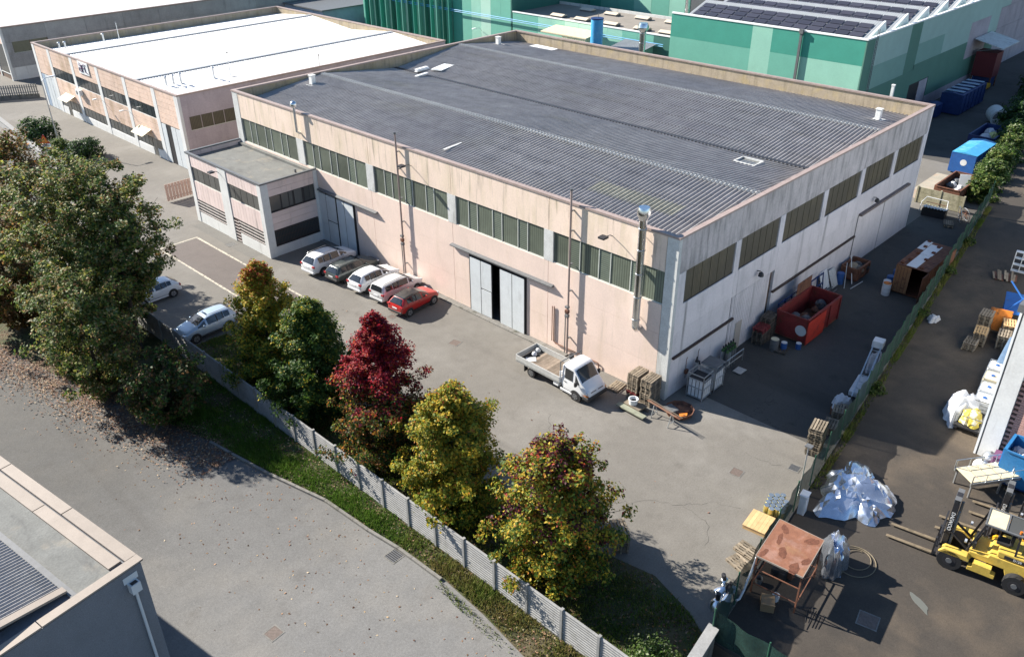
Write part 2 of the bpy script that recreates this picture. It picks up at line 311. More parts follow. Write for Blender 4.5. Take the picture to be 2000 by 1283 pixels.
bed = [(-18.75,28.9),(-15.2,28.6),(-14.6,24),(-14.4,10),(-14.1,-2),(-12.9,-8.5),(-13.6,-10.8),(-14.6,-12.8),(-18.75,-12.9)]
struct(sheet(bed, .02), 'planting_bed', K['soil'])
# --- ground cover that nobody could count
def inpoly(P, poly):
    x, y = P[:, 0], P[:, 1]; c = np.zeros(len(P), bool); n = len(poly)
    for i in range(n):
        x0, y0 = poly[i]; x1, y1 = poly[i-1]
        t = ((y0 > y) != (y1 > y)) & (x < (x1-x0)*(y-y0)/((y1-y0)+1e-12)+x0); c ^= t
    return c
def scatter(poly, n):
    a = np.array(poly); lo, hi = a.min(0), a.max(0); out = np.zeros((0, 2))
    while len(out) < n:
        p = rng.uniform(lo, hi, (n*2, 2)); out = np.vstack([out, p[inpoly(p, poly)]])
    return out[:n]
def colmesh(name, V, F, cols, matl, parent=None):
    """V (n,3), F (m,k) quads or tris, cols (n,3) colour of each vertex"""
    me = bpy.data.meshes.new(name); k = F.shape[1]
    me.vertices.add(len(V)); me.vertices.foreach_set('co', V.astype(np.float32).ravel())
    me.loops.add(F.size); me.loops.foreach_set('vertex_index', F.astype(np.int32).ravel())
    me.polygons.add(len(F)); me.polygons.foreach_set('loop_start', np.arange(0, F.size, k, dtype=np.int32))
    me.update(calc_edges=True)
    ca = me.color_attributes.new('Col', 'FLOAT_COLOR', 'POINT')
    ca.data.foreach_set('color', np.hstack([cols, np.ones((len(cols), 1))]).astype(np.float32).ravel())
    return obj(name, me, matl, parent)
def leafmat(name, trans=.35, rough=.5, spec=.35):
    M_ = bpy.data.materials.new(name); M_.use_nodes = True; t = M_.node_tree; N = t.nodes; L = t.links
    p = N['Principled BSDF']; p.inputs['Roughness'].default_value = rough; p.inputs['Specular IOR Level'].default_value = spec
    at = N.new('ShaderNodeAttribute'); at.attribute_name = 'Col'; L.new(at.outputs['Color'], p.inputs['Base Color'])
    tr = N.new('ShaderNodeBsdfTranslucent'); L.new(at.outputs['Color'], tr.inputs['Color'])
    mx = N.new('ShaderNodeMixShader'); mx.inputs[0].default_value = trans; L.new(p.outputs[0], mx.inputs[1]); L.new(tr.outputs[0], mx.inputs[2])
    L.new(mx.outputs[0], N['Material Output'].inputs[0]); return M_
K['leaf'] = leafmat('leaf', .42, .55, .25); K['blade'] = leafmat('grass_blade', .3, .6, .2); K['litter'] = leafmat('dry_leaf', .15, .7, .2)
def vnoise(P, s, seed=0):
    """cheap smooth noise in 0..1"""
    r_ = np.random.default_rng(seed); v = np.zeros(len(P))
    for k in range(5):
        d = r_.normal(size=P.shape[1]); d /= np.linalg.norm(d); v += np.sin(P @ d*s*(1+.5*k)+r_.uniform(0, 6.28))
    return np.clip(.5+v/6, 0, 1)
def grass(name, poly, n, hmin, hmax, z, dry, label):
    P = scatter(poly, n); k = vnoise(P, .9, 3); keep = rng.uniform(size=n) < .25+.9*k; P = P[keep]; k = k[keep]; n = len(P)
    h = rng.uniform(hmin, hmax, n)*(.5+k); a = rng.uniform(0, 6.28, n); wd = rng.uniform(.015, .035, n)
    lean = rng.normal(0, .35, (n, 2))*h[:, None]; b = np.stack([np.cos(a), np.sin(a)], 1)*wd[:, None]
    V = np.zeros((n, 3, 3)); V[:, 0, :2] = P-b; V[:, 1, :2] = P+b; V[:, 2, :2] = P+lean; V[:, :2, 2] = z; V[:, 2, 2] = z+h
    dr = np.clip(dry(P)+rng.normal(0, .15, n), 0, 1)[:, None]
    g = np.array([.085,.165,.022])*rng.uniform(.6, 1.5, (n, 1)); d = np.array([.25,.19,.075])*rng.uniform(.6, 1.3, (n, 1))
    cols = np.repeat(g*(1-dr)+d*dr, 3, 0)
    return tag(colmesh(name, V.reshape(-1, 3), np.arange(n*3).reshape(-1, 3), cols, K['blade']), label, 'grass', kind='stuff')
vpoly = [(x+.16, y) for x, y in edge[2:]][::-1]+[(-19.05,24),(-19.05,-16)]
grass('grass', vpoly, 46000, .08, .26, .03, lambda P: np.clip((4-P[:, 1])/5, 0, .85)*(.4+.6*vnoise(P, 1.1, 5)), 'rough green grass on the verge along the concrete fence')
grass('bed_grass', bed, 52000, .06, .2, .02, lambda P: .15+.25*vnoise(P, .8, 8), 'dark green grass in the planting bed under the trees')
grass('weeds', [(-20.5,-1),(-20.9,-1.2),(-21.7,-9),(-21.0,-8)], 700, .06, .2, 0, lambda P: .3+0*P[:, 0], 'weeds growing out past the broken kerb')
def litter(name, P, z, size, pal, label):
    n = len(P); a = rng.uniform(0, 6.28, n); s = rng.uniform(.6, 1.3, n)*size; t = rng.normal(0, .35, (n, 2))
    u = np.stack([np.cos(a), np.sin(a), t[:, 0]], 1)*s[:, None]; v = np.stack([-np.sin(a), np.cos(a), t[:, 1]], 1)*(s*.7)[:, None]
    c = np.column_stack([P, np.full(n, z)+rng.uniform(.004, .02, n)])
    V = np.stack([c-u, c-v*.8, c+u, c+v], 1); V[:, :, 2] = np.maximum(V[:, :, 2], z+.006)
    col = np.array(pal)[rng.integers(0, len(pal), n)]*rng.uniform(.7, 1.25, (n, 1))
    return tag(colmesh(name, V.reshape(-1, 3), np.arange(n*4).reshape(-1, 4), np.repeat(col, 4, 0), K['litter']), label, 'leaves', kind='stuff')
brown = [(.17,.095,.055),(.22,.13,.08),(.12,.06,.04),(.28,.19,.12),(.20,.11,.08)]; pale = brown+[(.42,.34,.24),(.45,.33,.2),(.36,.22,.14)]
P = np.vstack([np.column_stack([rng.normal(0, 1.2, 16000), rng.uniform(15, 50, 16000)])]); P[:, 0] += -22.9-.235*(P[:, 1]-17.5)-.4; P = P[(P[:, 0] > -31) & (P[:, 0] < -19.3)]
P = P[rng.uniform(size=len(P)) < .35+.9*vnoise(P, .7, 2)]
litter('leaf_litter', P, .03, .068, brown+brown+pale, 'drift of brown fallen leaves along the street below the tall trees')
P = np.column_stack([-31+10.5*rng.beta(3, 1.6, 1100), -14+56*rng.beta(2.2, 1.2, 1100)])
litter('scattered_leaves', P, -.03, .06, pale, 'pale fallen leaves scattered thinly over the street asphalt')
litter('bed_leaves', scatter(bed, 2600), .03, .07, brown+[(.26,.13,.05)], 'brown and red fallen leaves under the autumn trees')
litter('verge_leaves', scatter(vpoly, 1500), .05, .07, pale, 'dry leaves lying in the verge grass')
litter('yard_leaves', scatter([(-14,-9),(-7,-9),(-6,26),(-14,26)], 60), .0, .07, pale, 'few stray leaves blown across the yard')
# --- covers and gratings let into the asphalt
def cover(x, y, z, s, rz, label, bars=False):
    t = thing('drain_cover', label, 'drain cover', (x, y, z), rz)
    fr = MB()
    for a in (-1, 1): fr.box(-s/2-.06, a*(s/2+.03)-.03, 0, s/2+.06, a*(s/2+.03)+.03, .014); fr.box(a*(s/2+.03)-.03, -s/2, 0, a*(s/2+.03)+.03, s/2, .014)
    fr.build('frame', K['kerb'], t)
    if bars:
        MB().box(-s/2, -s/2, 0, s/2, s/2, .003).build('pit', K['black'], t)
        for i in range(6): MB().box(-s/2+s*(i+.2)/6, -s/2, .004, -s/2+s*(i+.6)/6, s/2, .013).build('bar', K['dgrey'], t)
    else: MB().box(-s/2+.01, -s/2+.01, 0, s/2-.01, s/2-.01, .010).build('lid', K['iron'], t)
K['iron'] = mat('cast_iron', (.135,.105,.09), .7, noise=[(8,.2,U),(40,.3,U)])
cover(-4.4,15.3,0,.7,.2,'square iron cover in the yard before the half-open sliding door'); cover(-3.14,-7.25,0,.62,.1,'square iron cover in the bright corner of the yard')
cover(-.5,-9.5,.004,.55,.1,'barred drain grating close to the green mesh fence',True); cover(-4.5,22.2,0,.5,0,'iron cover by the rear wheel of the red car')
cover(-5.1,21.7,0,.5,0,'second iron cover just behind the red car'); cover(-27.9,2.25,-.03,.62,.1,'rusty square cover alone in the street asphalt')
cover(-20.95,2.0,-.03,.7,.05,'barred gully grating against the street kerb',True); cover(-9.5,-17.6,ZR,.8,.2,'dark iron cover in the raised yard near the rusty shelter')
cover(-6.55,43.0,0,.8,0,'black mat grating before the annexe door',True)

K['crack'] = mat('crack_fill', (.085,.08,.072), .95)
def crack(pts, z, wd=.02):
    mb = MB(); q = [Vector((x, y, z)) for x, y in pts]; fine = []
    for a, b in zip(q, q[1:]):
        n_ = max(2, int((b-a).length/.25))
        fine += [a.lerp(b, i/n_)+Vector((random.gauss(0,.06), random.gauss(0,.06), 0)) for i in range(n_)]
    for i, (a, b) in enumerate(zip(fine, fine[1:])):
        d = (b-a).normalized(); n_ = Vector((-d.y, d.x, 0))*wd*.5*random.uniform(.4,1.3); mb.quad(a-n_, b-n_, b+n_, a+n_)
    struct(mb, 'asphalt_crack', K['crack'], fix=False)
crack([(-10.2,-3.6),(-8.6,-5.0),(-7.6,-6.6),(-7.9,-8.4),(-9.6,-9.3)], .006, .024); crack([(-7.6,-6.6),(-6.3,-7.6),(-5.6,-9.2)], .006); crack([(-6.2,4.5),(-9.5,1.5),(-11,-1.5)], .006); crack([(-1.2,-6.6),(-1.0,-8.6),(-.6,-9.1)], .006)
crack([(-9.8,31),(-9.4,36),(-9.9,41)], .010)
def patch(x0, y0, x1, y1, z, c): struct(sheet([(x0,y0),(x1,y0+.1),(x1+.05,y1),(x0-.05,y1-.08)], z), 'asphalt_patch', asphalt('patch_asphalt', c, tuple(v*1.12 for v in c), tuple(v*.7 for v in c), False))
patch(-12.5,10.5,-9.6,15.0,.004,(.155,.148,.134)); patch(-5.0,39,-6.9,49.6,.004,(.145,.14,.128)); 0
# ================================================================ buildings
def corr(x0, z0, x1, z1, y0, y1, pitch, amp, rows=4, per=8, lap=.02):
    """corrugated sheeting rising from (x0,z0) to (x1,z1); waves run up the slope"""
    n = int((y1-y0)/pitch*per); ys = np.linspace(y0, y1, n); wv = np.sin((ys-y0)/pitch*2*math.pi)*amp
    mb = MB(); nx, nz = -(z1-z0), (x1-x0); l = math.hypot(nx, nz); nx /= l; nz /= l
    if nz < 0: nx, nz = -nx, -nz
    up = z1 > z0
    for r in range(rows):
        a, b = r/rows, (r+1)/rows; o = len(mb.v)
        la, lb = (0, 0) if rows == 1 else ((lap, 0) if up else (0, lap))
        for t, li in ((a, la), (b, lb)):
            X = x0+(x1-x0)*t; Z = z0+(z1-z0)*t
            mb.v += [(X+nx*(w_+li), y, Z+nz*(w_+li)) for y, w_ in zip(ys, wv)]
        mb.f += [(o+i, o+i+1, o+n+i+1, o+n+i) for i in range(n-1)]
    return mb
def gable_roof(t, xs, zr, ze, y0, y1, pitch, amp, m_, rows=4, name='roof_slope'):
    zs = [ze, zr, ze, zr, ze]
    for i in range(4): corr(xs[i], zs[i], xs[i+1], zs[i+1], y0, y1, pitch, amp, rows).build(name, m_, t, 60, fix=False)
H, LL, WW = 11.5, 50.5, 39.06
wh = thing('warehouse', 'long pale pink warehouse with a dark corrugated double-ridge roof', 'building')
def pa(y0, y1, z0, z1, m_, x0=0., x1=.2, name='wall_panel', g=.017, gz=.006): return MB().box(x0, y0+g, z0+gz, x1, y1-g, z1-gz).build(name, m_, wh)
def pb(x0, x1, z0, z1, m_, y0=0., y1=.2, name='wall_panel', g=.012, gz=.005): return MB().box(x0+g, y0, z0+gz, x1-g, y1, z1-gz).build(name, m_, wh)
J = [.83, 10.24, 19.95, 29.8, 39.8, 49.55]
bays = [(.83,9.82),(10.66,19.5),(20.4,29.31),(30.26,39.25),(40.3,49.5)]
for i in range(5):
    pa(J[i], J[i+1], 9.0, 11.36, K['fascia'])
    for z0, z1 in ((0,2.3),(2.3,4.65),(4.65,6.72)):
        segs = [(J[i], J[i+1])]
        if i == 1: segs = [(J[1],12.3),(18.14,J[2])] if z1 < 5 else [(J[1],J[2])]
        if i == 3: segs = [(J[3],32.45),(37.8,J[4])] if z1 < 5 else [(J[3],J[4])]
        for a, b in segs: pa(a, b, z0, z1, K['pink'])
for a, b in zip([bays[i][1] for i in range(4)], [bays[i+1][0] for i in range(4)]): pa(a, b, 6.72, 9.0, K['conc'], -.012, .2, 'pilaster', 0)
MB().box(-.02,-.02,0, .30,.81,11.36).build('pilaster', K['conc'], wh); MB().box(-.02,49.57,0, .3,LL,11.36).build('pilaster', K['conc'], wh)
def ribbon(y0, y1, z0, z1, parent, pat, x=.09):
    wd = MB(); wd.box(x-.03, y0, z0-.06, .02+x, y1, z0); wd.box(x-.03, y0, z1-.04, x+.02, y1, z1)
    win = wd.build('window', K['mull'], parent); tot = sum(pat); y = y1
    for i, p in enumerate(pat):
        w_ = (y1-y0)*p/tot
        if i: MB().box(x-.04, y-.028, z0, x+.03, y+.028, z1-.041).build('mullion', K['mull'], win)
        MB().box(x, y-w_+.03, z0+.001, x+.02, y-.03, z1-.041).build('pane', K['pane'] if i % 2 == 0 else K['louvre'], win)
        y -= w_
    return win
for y0, y1 in bays: ribbon(y0, y1, 6.78, 9.0, wh, [1.35,.95,1.6,.95,1.6,.95,1.6])
# inner shell: keeps the hall dark and closes the joints
sh = MB()
sh.box(.22,.3,0, .3,12.3,10.0).box(.22,18.14,0, .3,32.45,10.0).box(.22,12.3,4.66, .3,18.14,10.0).box(.22,32.45,4.75, .3,37.8,10).box(.22,37.8,0, .3,LL-.3,10)
sh.box(.3,.22,0, WW-.3,.3,10.0).build('inner_shell', K['joint'], wh)
MB().box(.3,.3,-.02, WW-.3,LL-.3,.005).build('hall_floor', K['kerb'], wh)
# shaded flank
wb = [(1.06,6.9),(7.55,12.75),(13.45,19.3),(20.0,25.7),(26.4,32.0),(32.7,38.2)]
JB = [.32, 7.22, 13.1, 19.65, 26.05, 32.35, 38.75]
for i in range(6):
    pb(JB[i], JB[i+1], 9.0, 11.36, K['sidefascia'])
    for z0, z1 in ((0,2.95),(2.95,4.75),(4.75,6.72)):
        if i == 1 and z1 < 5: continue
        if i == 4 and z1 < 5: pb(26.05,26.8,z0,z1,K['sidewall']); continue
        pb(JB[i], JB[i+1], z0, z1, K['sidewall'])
    x0, x1 = wb[i]; w1 = MB().box(x0,.05,6.72, x1,.10,6.78).box(x0,.05,8.97, x1,.10,9.0).build('window', K['black'], wh)
    n = 12; 
    for k in range(n):
        MB().box(x0+(x1-x0)*k/n+.012, .065+.018*(k % 2), 6.78, x0+(x1-x0)*(k+1)/n-.012, .115, 8.97).build('pane', K['brownrib'], w1)
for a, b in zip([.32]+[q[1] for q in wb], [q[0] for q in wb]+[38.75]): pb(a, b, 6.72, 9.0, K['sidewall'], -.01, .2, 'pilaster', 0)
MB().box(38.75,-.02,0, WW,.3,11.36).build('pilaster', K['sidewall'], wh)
# sliding doors of the flank
d = MB().box(7.4,.05,0, 12.55,.09,4.75).build('door', K['sidewall'], wh)
for k in range(20): MB().box(7.5+k*.25,.02,.02, 7.5+k*.25+.21,.05,4.7).build('rib', K['sidewall'], d)
MB().box(8.35,-.02,.02, 9.15,.018,2.3).build('wicket', mat('beige_door',(.40,.36,.32),.7), d)
d = MB().box(26.85,.04,0, 32.3,.09,4.75).build('door', K['sidewall'], wh); MB().box(26.78,-.03,0,26.9,.03,4.8).build('post', K['dgrey'], d)
for x0, x1, z in ((.43,7.64,3.0),(13.05,26.7,3.0)): MB().box(x0,-.16,z-.06,x1,-.003,z+.08).build('door_rail', K['brown'], wh)
MB().box(26.85,-.3,4.78,36.84,-.003,4.95).build('door_rail', mat('weathered_rail',(.19,.155,.145),.8,noise=[(4,.2,U)]), wh)
# far walls, parapets and copings
MB().box(WW-.2,.3,0, WW,LL-.2,11.36).build('back_wall', K['parapet'], wh); MB().box(.3,LL-.2,0, WW,LL,11.36).build('gable_wall', K['parapet'], wh)
def coping(t, x0, y0, x1, y1, z0, z1, m_=None, seg=10.):
    d = Vector((x1-x0, y1-y0)); along_x = abs(d.x) > abs(d.y); n = max(1, round(max(abs(d.x), abs(d.y))/seg))
    for i in range(n):
        if along_x: MB().box(x0+d.x*i/n, y0, z0, x0+d.x*(i+1)/n-.01, y1, z1).build('coping', m_ or K['coping'], t)
        else: MB().box(x0, y0+d.y*i/n, z0, x1, y0+d.y*(i+1)/n-.01, z1).build('coping', m_ or K['coping'], t)
coping(wh,-.06,-.06,.30,LL+.06,11.36,11.5); coping(wh,WW-.3,-.06,WW+.06,LL+.06,11.36,11.5)
coping(wh,.305,-.06,WW-.305,.30,11.36,11.49); coping(wh,.305,LL-.3,WW-.305,LL+.06,11.36,11.49)
gable_roof(wh, [.31,10.1,19.6,29.2,WW-.21], 11.28, 10.2, .31, LL-.21, .34, .070, K['roof'], 5)
for xr_ in (10.1, 29.2):
    for s_ in (-1, 1): corr(xr_+s_*.02, 11.335, xr_+s_*.30, 11.305, .31, LL-.21, .34, .070, 1).build('ridge_cap', K['ridge'], wh, 60, fix=False)
MB().box(19.40,.31,10.16, 19.80,LL-.21,10.31).build('valley_gutter', K['black'], wh)
for x0, x1, y0, y1 in ((4.2,5.8,3.4,10.6),):        # pale replaced sheets
    z0, z1 = [10.2+1.08*((x-.31)/9.8 if x < 10 else (x-19.6)/9.6) for x in (x0, x1)]
    n0 = round((y0-.31)/.34)*.34+.31; corr(x0, z0+.02, x1, z1+.02, n0, n0+round((y1-y0)/.34)*.34, .34, .070, 1).build('sheet', K['roof_patch'], wh, 60, fix=False)
# front doors
def front_door(y0, y1, ztop, leaves, hood, label):
    d = MB().box(-.05,y0-.05,0,.05,y0+.06,ztop+.05).box(-.05,y1-.06,0,.05,y1+.05,ztop+.05).box(-.05,y0,ztop,.05,y1,ztop+.08).build('door', K['black'], wh)
    d['label'] = label
    for a, b, z0, z1 in leaves: MB().box(-.13,a+.03,z0,-.07,b-.03,z1).build('leaf_panel', K['doorw'], d)
    ed = sorted({round(q, 2) for a, b, *_ in leaves for q in (a, b)}); st = MB()
    for q in ed: st.box(-.12,q-.045,.02,-.055,q+.045,ztop-.01)
    st.build('stile', K['black'], d)
    hd = MB(); h0, h1 = hood; hd.prism([(-.003,5.06),(-.27,4.98),(-.27,4.90),(-.003,4.88)], 'y', h0, h1).build('door_rail', K['dgrey'], d)
front_door(12.3,18.14,4.66,[(16.88,18.05,.08,4.58),(15.72,16.88,2.35,4.58),(15.74,16.88,.1,2.25),(13.62,14.86,.08,4.58),(12.38,13.62,.08,4.58)],(9.7,20.1),'white sliding door standing half open')
front_door(32.45,37.8,4.75,[(36.55,37.75,.08,4.68),(35.1,36.55,2.3,4.68),(35.1,36.55,.1,2.2),(33.85,34.95,.08,4.68),(32.55,33.85,.08,4.68)],(29.2,37.55),'closed sliding door in the shade of the annexe')
# --- roof furniture of the warehouse (loose or fixed things)
def roof_vent(x, y, z, s, h, label):
    t = thing('roof_vent', label, 'roof vent', (x, y, z)); MB().box(-s*1.3,-s*1.2,-.1,s*1.3,s*1.2,.03).build('flashing', K['conc'], t)
    MB().box(-s/2,-s/2,0,s/2,s/2,h).build('stack', K['whitew'], t); MB().box(-s*.62,-s*.62,h+.02,s*.62,s*.62,h+.1).build('cap', K['whitew'], t)
roof_vent(7.6,48.3,10.95,.45,.85,'white stub vent on the dark roof in the corner above the annexe'); roof_vent(34.0,48.6,10.72,.45,.85,'white stub vent on the dark roof in the far corner by the green hall')
roof_vent(33.6,2.6,10.78,.42,.9,'white stub vent on the dark roof near the shaded flank')
def sheets(x, y, z, n, rz, label, wd=1.2, ln=2.2):
    t = thing('roof_sheet', label, 'roof sheet', (x, y, z), rz)
    for i in range(n): MB().box(-ln/2,-wd/2,i*.07,ln/2,wd/2,i*.07+.035).build('sheet', K['signw'], t, loc=(random.uniform(-.1,.1), random.uniform(-.15,.15), 0), rz=random.uniform(-.06,.06))
sheets(22.2,45.4,10.56,2,.3,'pair of white sheets lying flat on the dark roof past the gutter',1.3,2.6); sheets(20.3,46.6,10.42,4,.1,'tilted pile of white strips on the dark roof',.4,1.8)
sheets(18.6,44.6,10.45,3,.2,'small heap of white strips just before the roof gutter',.35,1.6); sheets(37.4,44.4,10.44,1,1.5,'single white sheet left against the back parapet',1.5,3.6)
t = thing('skylight', 'small open skylight frame sunk in the dark roof', 'skylight', (17.2,5.4,10.52)); MB().box(-.7,-.9,-.1,.7,-.8,.12).box(-.7,.8,-.1,.7,.9,.12).box(-.7,-.8,-.1,-.6,.8,.12).box(.6,-.8,-.1,.7,.8,.12).build('frame', K['conc'], t); MB().box(-.6,-.8,-.08,.6,.8,.0).build('pane', K['glassd'], t)
t = thing('roof_ridge_tile', 'loose pale ridge strip lying on the near roof slope', 'roof strip', (4.2,24.2,10.72), .1); MB().box(-1.1,-.1,0,1.1,.1,.05).build('strip', K['conc'], t)

# --- office annexe
AX, A0, A1, AH = -5.72, 37.64, 50.5, 6.86
an = thing('office_annexe', 'low pink and white two-storey annexe with a flat felt roof', 'building', (AX, A0, 0))
def ab(x0, y0, z0, x1, y1, z1, name, m_, par=None): return MB().box(x0-AX, y0-A0, z0, x1-AX, y1-A0, z1).build(name, m_, par or an)
ab(AX+.12,A0+.12,0,-.03,A1-.1,6.25,'core',K['joint'])
for y0, y1 in ((A0,38.2),(43.35,44.72),(49.9,A1)): ab(AX-.02,y0-(.02 if y0 == A0 else 0),0,AX+.4,y1,6.72,'pilaster',K['whitew'])
ab(AX+.401,A0-.02,0,-5.02,A0+.3,6.72,'pilaster',K['whitew']); ab(-.42,A0-.02,0,-.03,A0+.3,6.72,'pilaster',K['whitew'])
def strip_window(y0, y1, z0, z1, n, dark=False):
    w_ = ab(AX+.05,y0,z0-.05,AX+.11,y1,z0,'window',K['brown'] if dark else K['mull'])
    for k in range(n):
        a = y0+(y1-y0)*k/n; b = y0+(y1-y0)*(k+1)/n; ab(AX+.085,a+.035,z0+.001,AX+.115,b-.035,z1,'pane',K['glassd'],w_)
    return w_
for y0, y1 in ((38.2,43.35),(44.72,49.9)):
    n = 10
    for z0, z1 in ((5.58,6.72),(2.36,4.18)):
        for k in range(n): ab(AX+.03,y0+(y1-y0)*k/n+.014,z0,AX+.13,y0+(y1-y0)*(k+1)/n-.014,z1,'cladding_panel',K['tilep'])
    strip_window(y0,y1,4.23,5.58,5); yl = y0 if y0 > 40 else y0
    e = 42.4 if y0 < 40 else y1
    w_ = strip_window(y0,e,1.1,2.36,4,True)
    for k in range(4): ab(AX-.03,y0,1.22+k*.31,AX+.0,e,1.27+k*.31,'bar',K['bar'],w_)
    ab(AX+.02,y0,0,AX+.13,e,1.05,'plinth',K['whitew'])
dr = ab(AX+.06,42.42,0,AX+.12,43.33,2.36,'door',K['brown'])
for k in range(7): ab(AX+.0,42.45,.16+k*.31,AX+.03,43.3,.21+k*.31,'bar',K['bar'],dr)
def bb(x0, x1, z0, z1, name, m_, d0=.03, d1=.13, par=None): return ab(x0,A0+d0,z0,x1,A0+d1,z1,name,m_,par)
for z0, z1 in ((6.1,6.72),(5.52,6.08),(3.6,4.05),(3.02,3.58),(2.42,3.0)): bb(-5.02,-3.2,z0,z1,'cladding_panel',K['tilep']); bb(-3.18,-.42,z0,z1,'cladding_panel',K['tilep'])
bb(-5.02,-.42,0,.92,'plinth',K['whitew'])
wn = bb(-5.0,-.44,4.06,4.14,'window',K['black'],-.03,.1)
for a, b in ((-4.95,-3.95),(-3.8,-3.15),(-3.05,-2.7),(-2.5,-1.75),(-1.5,-1.0),(-.95,-.5)): bb(a,b,4.16,5.46,'pane',K['glassd'],.08,.11,wn)
bb(-5.0,-.44,4.14,5.5,'frame',K['black'],.105,.125,wn)
wn = bb(-5.0,-.44,.93,1.0,'window',K['black'],-.05,.1); bb(-5.0,-.44,1.0,2.4,'pane',K['glass'],.09,.12,wn)
g = MB()
for k in range(30): q = -4.98+k*.155; g.box(q-AX,-.02,1.0,q-AX+.022,.0,2.38)
for z in (1.1,1.7,2.3): g.box(.72,-.025,z,-.46-AX,-.003,z+.03)
g.build('grille', K['brown'], wn)
ab(AX+.2,A0+.2,6.2,-.03,A1-.2,6.32,'roof',K['bitumen'])
coping(an,-.05,-.05,.22,A1-A0+.05,6.72,AH,K['dgrey'],4); coping(an,.225,-.05,-AX-.03,.2,6.72,AH-.01,K['dgrey'],3); coping(an,.225,A1-A0-.2,-AX-.03,A1-A0+.05,6.72,AH-.01,K['dgrey'],3)
ab(AX+.22,A1-.2,0,-.03,A1-.01,6.72,'end_wall',K['tilep']); ab(-.35,A0+.2,6.32,-.01,A1-.2,6.55,'upstand',K['bitumen']); ab(-1.2,A0+1.6,6.32,-1.05,A0+1.75,6.62,'roof_outlet',K['dgrey'])

# --- white-roofed warehouse
X0, Y0, Y1, WH = .7, 64.0, 105.2, 8.45
ww = thing('tiled_warehouse', 'pink tiled warehouse with a bright white roof and a logo board', 'building', (X0, Y0, 0))
def wbx(x0, y0, z0, x1, y1, z1, name, m_, par=None): return MB().box(x0, y0-Y0, z0, x1, y1-Y0, z1).build(name, m_, par or ww)
wbx(.14,Y0+.2,0,38.5,Y1-.2,7.0,'core',K['joint'])
pil = [64.0,69.3,76.65,84.15,91.85,99.2,104.4]
for p in pil: wbx(-.03,p,0,.3,p+.8,8.3,'pilaster',K['whitew'])
def tiles(y0, y1, z0, z1, tw=.34, th=.62):
    n = round((y1-y0)/tw); k = max(1, round((z1-z0)/th)); mb = MB()
    for i in range(n):
        for j in range(k): mb.box(.0, y0-Y0+(y1-y0)*i/n+.024, z0+(z1-z0)*j/k+.016, .13, y0-Y0+(y1-y0)*(i+1)/n-.024, z0+(z1-z0)*(j+1)/k-.016)
    tag(mb.build('tile_cladding', K['tile'], ww), kind='stuff')
def wwin(y0, y1, z0, z1, n):
    w_ = wbx(.03,y0,z0-.06,.1,y1,z0,'window',K['whitew']); wbx(.08,y0,z0,.1,y1,z1,'frame',K['black'],w_)
    for k in range(n): wbx(.05,y0+(y1-y0)*k/n+.05,z0+.04,.078,y0+(y1-y0)*(k+1)/n-.05,z1-.04,'pane',K['glass'],w_)
for i in range(6):
    a, b = pil[i]+.8, pil[i+1]
    if i in (0, 5):
        tiles(a,b,4.55,8.3); d = wbx(.05,a,0,.1,b,4.55,'door',K['black'])
        n = 4 if i == 5 else 4
        for k in range(n):
            if i == 0 and k == 2: continue
            wbx(.0 if i else .0,a+(b-a)*k/n+.05,.05,.045,a+(b-a)*(k+1)/n-.05,4.45,'leaf_panel',K['doorw'] if k != 3 or i == 0 else K['steelblue'],d)
    else:
        tiles(a,b,6.05,8.3); wwin(a,b,4.72,6.0,6); tiles(a,b,2.12,4.66)
        if i in (2, 3): wwin(a,b,.9,2.08,6); wbx(.0,a,0,.1,b,.84,'plinth',K['whitew'])
        else:
            wwin(a if i == 4 else a+2.6,b-3.0 if i == 4 else b,.9,2.08,4); wbx(.0,a if i == 4 else a+2.6,0,.1,b-3.0 if i == 4 else b,.84,'plinth',K['whitew'])
            q = (b-2.9, b-1.9) if i == 4 else (a+1.5, a+2.5); wbx(.04,q[0],0,.09,q[1],2.1,'door',K['glassd'])
            q = (b-1.85, b-.02) if i == 4 else (a+.02, a+1.45); wbx(.0,q[0],0,.1,q[1],1.0,'plinth',K['whitew']); wbx(.04,q[0],1.0,.09,q[1],2.08,'pane',K['glass'])
wbx(.3,Y0,0,38.6,Y0+.2,8.3,'side_wall',K['mauve']); w_ = wbx(.9,Y0-.03,4.4,6.5,Y0-.003,4.46,'window',K['mull'])
for k in range(4): wbx(.95+k*1.38,Y0-.02,4.47,.95+k*1.38+1.3,Y0-.005,5.9,'pane',K['brownrib'],w_)
wbx(.3,Y1-.2,0,38.6,Y1,8.3,'side_wall',K['parapet']); wbx(38.4,Y0+.2,0,38.6,Y1-.2,8.3,'back_wall',K['parapet'])
coping(ww,-.06,-.06,.25,Y1-Y0+.06,8.3,WH); coping(ww,38.35,-.06,38.66,Y1-Y0+.06,8.3,WH); coping(ww,.255,-.06,38.345,.25,8.3,WH-.01); coping(ww,.255,Y1-Y0-.25,38.345,Y1-Y0+.06,8.3,WH-.01)
wys = [.21,11.0,20.6,31.0,Y1-Y0-.21]; wzs = [7.3,8.2,7.3,8.2,7.3]
for i in range(4):
    q = corr(wys[i], wzs[i], wys[i+1], wzs[i+1], .26, 38.39, .35, .03, 4); q.v = [(y, x, z) for x, y, z in q.v]; q.build('roof_slope', K['roofwhite'], ww, 60, fix=False)
for y in (11.0, 31.0):
    for k in range(8): MB().box(.3+k*4.75,y-.35,8.245,.3+k*4.75+4.7,y+.35,8.285).build('ridge_cap', mat('grey_ridge', (.34,.36,.38), .6) if 'grey_ridge' not in bpy.data.materials else bpy.data.materials['grey_ridge'], ww)
for k in range(9): MB().box(1.5+k*4.1,.4,7.36,1.56+k*4.1,10.6,7.40).build('seam', K['conc'], ww) if 0 else None
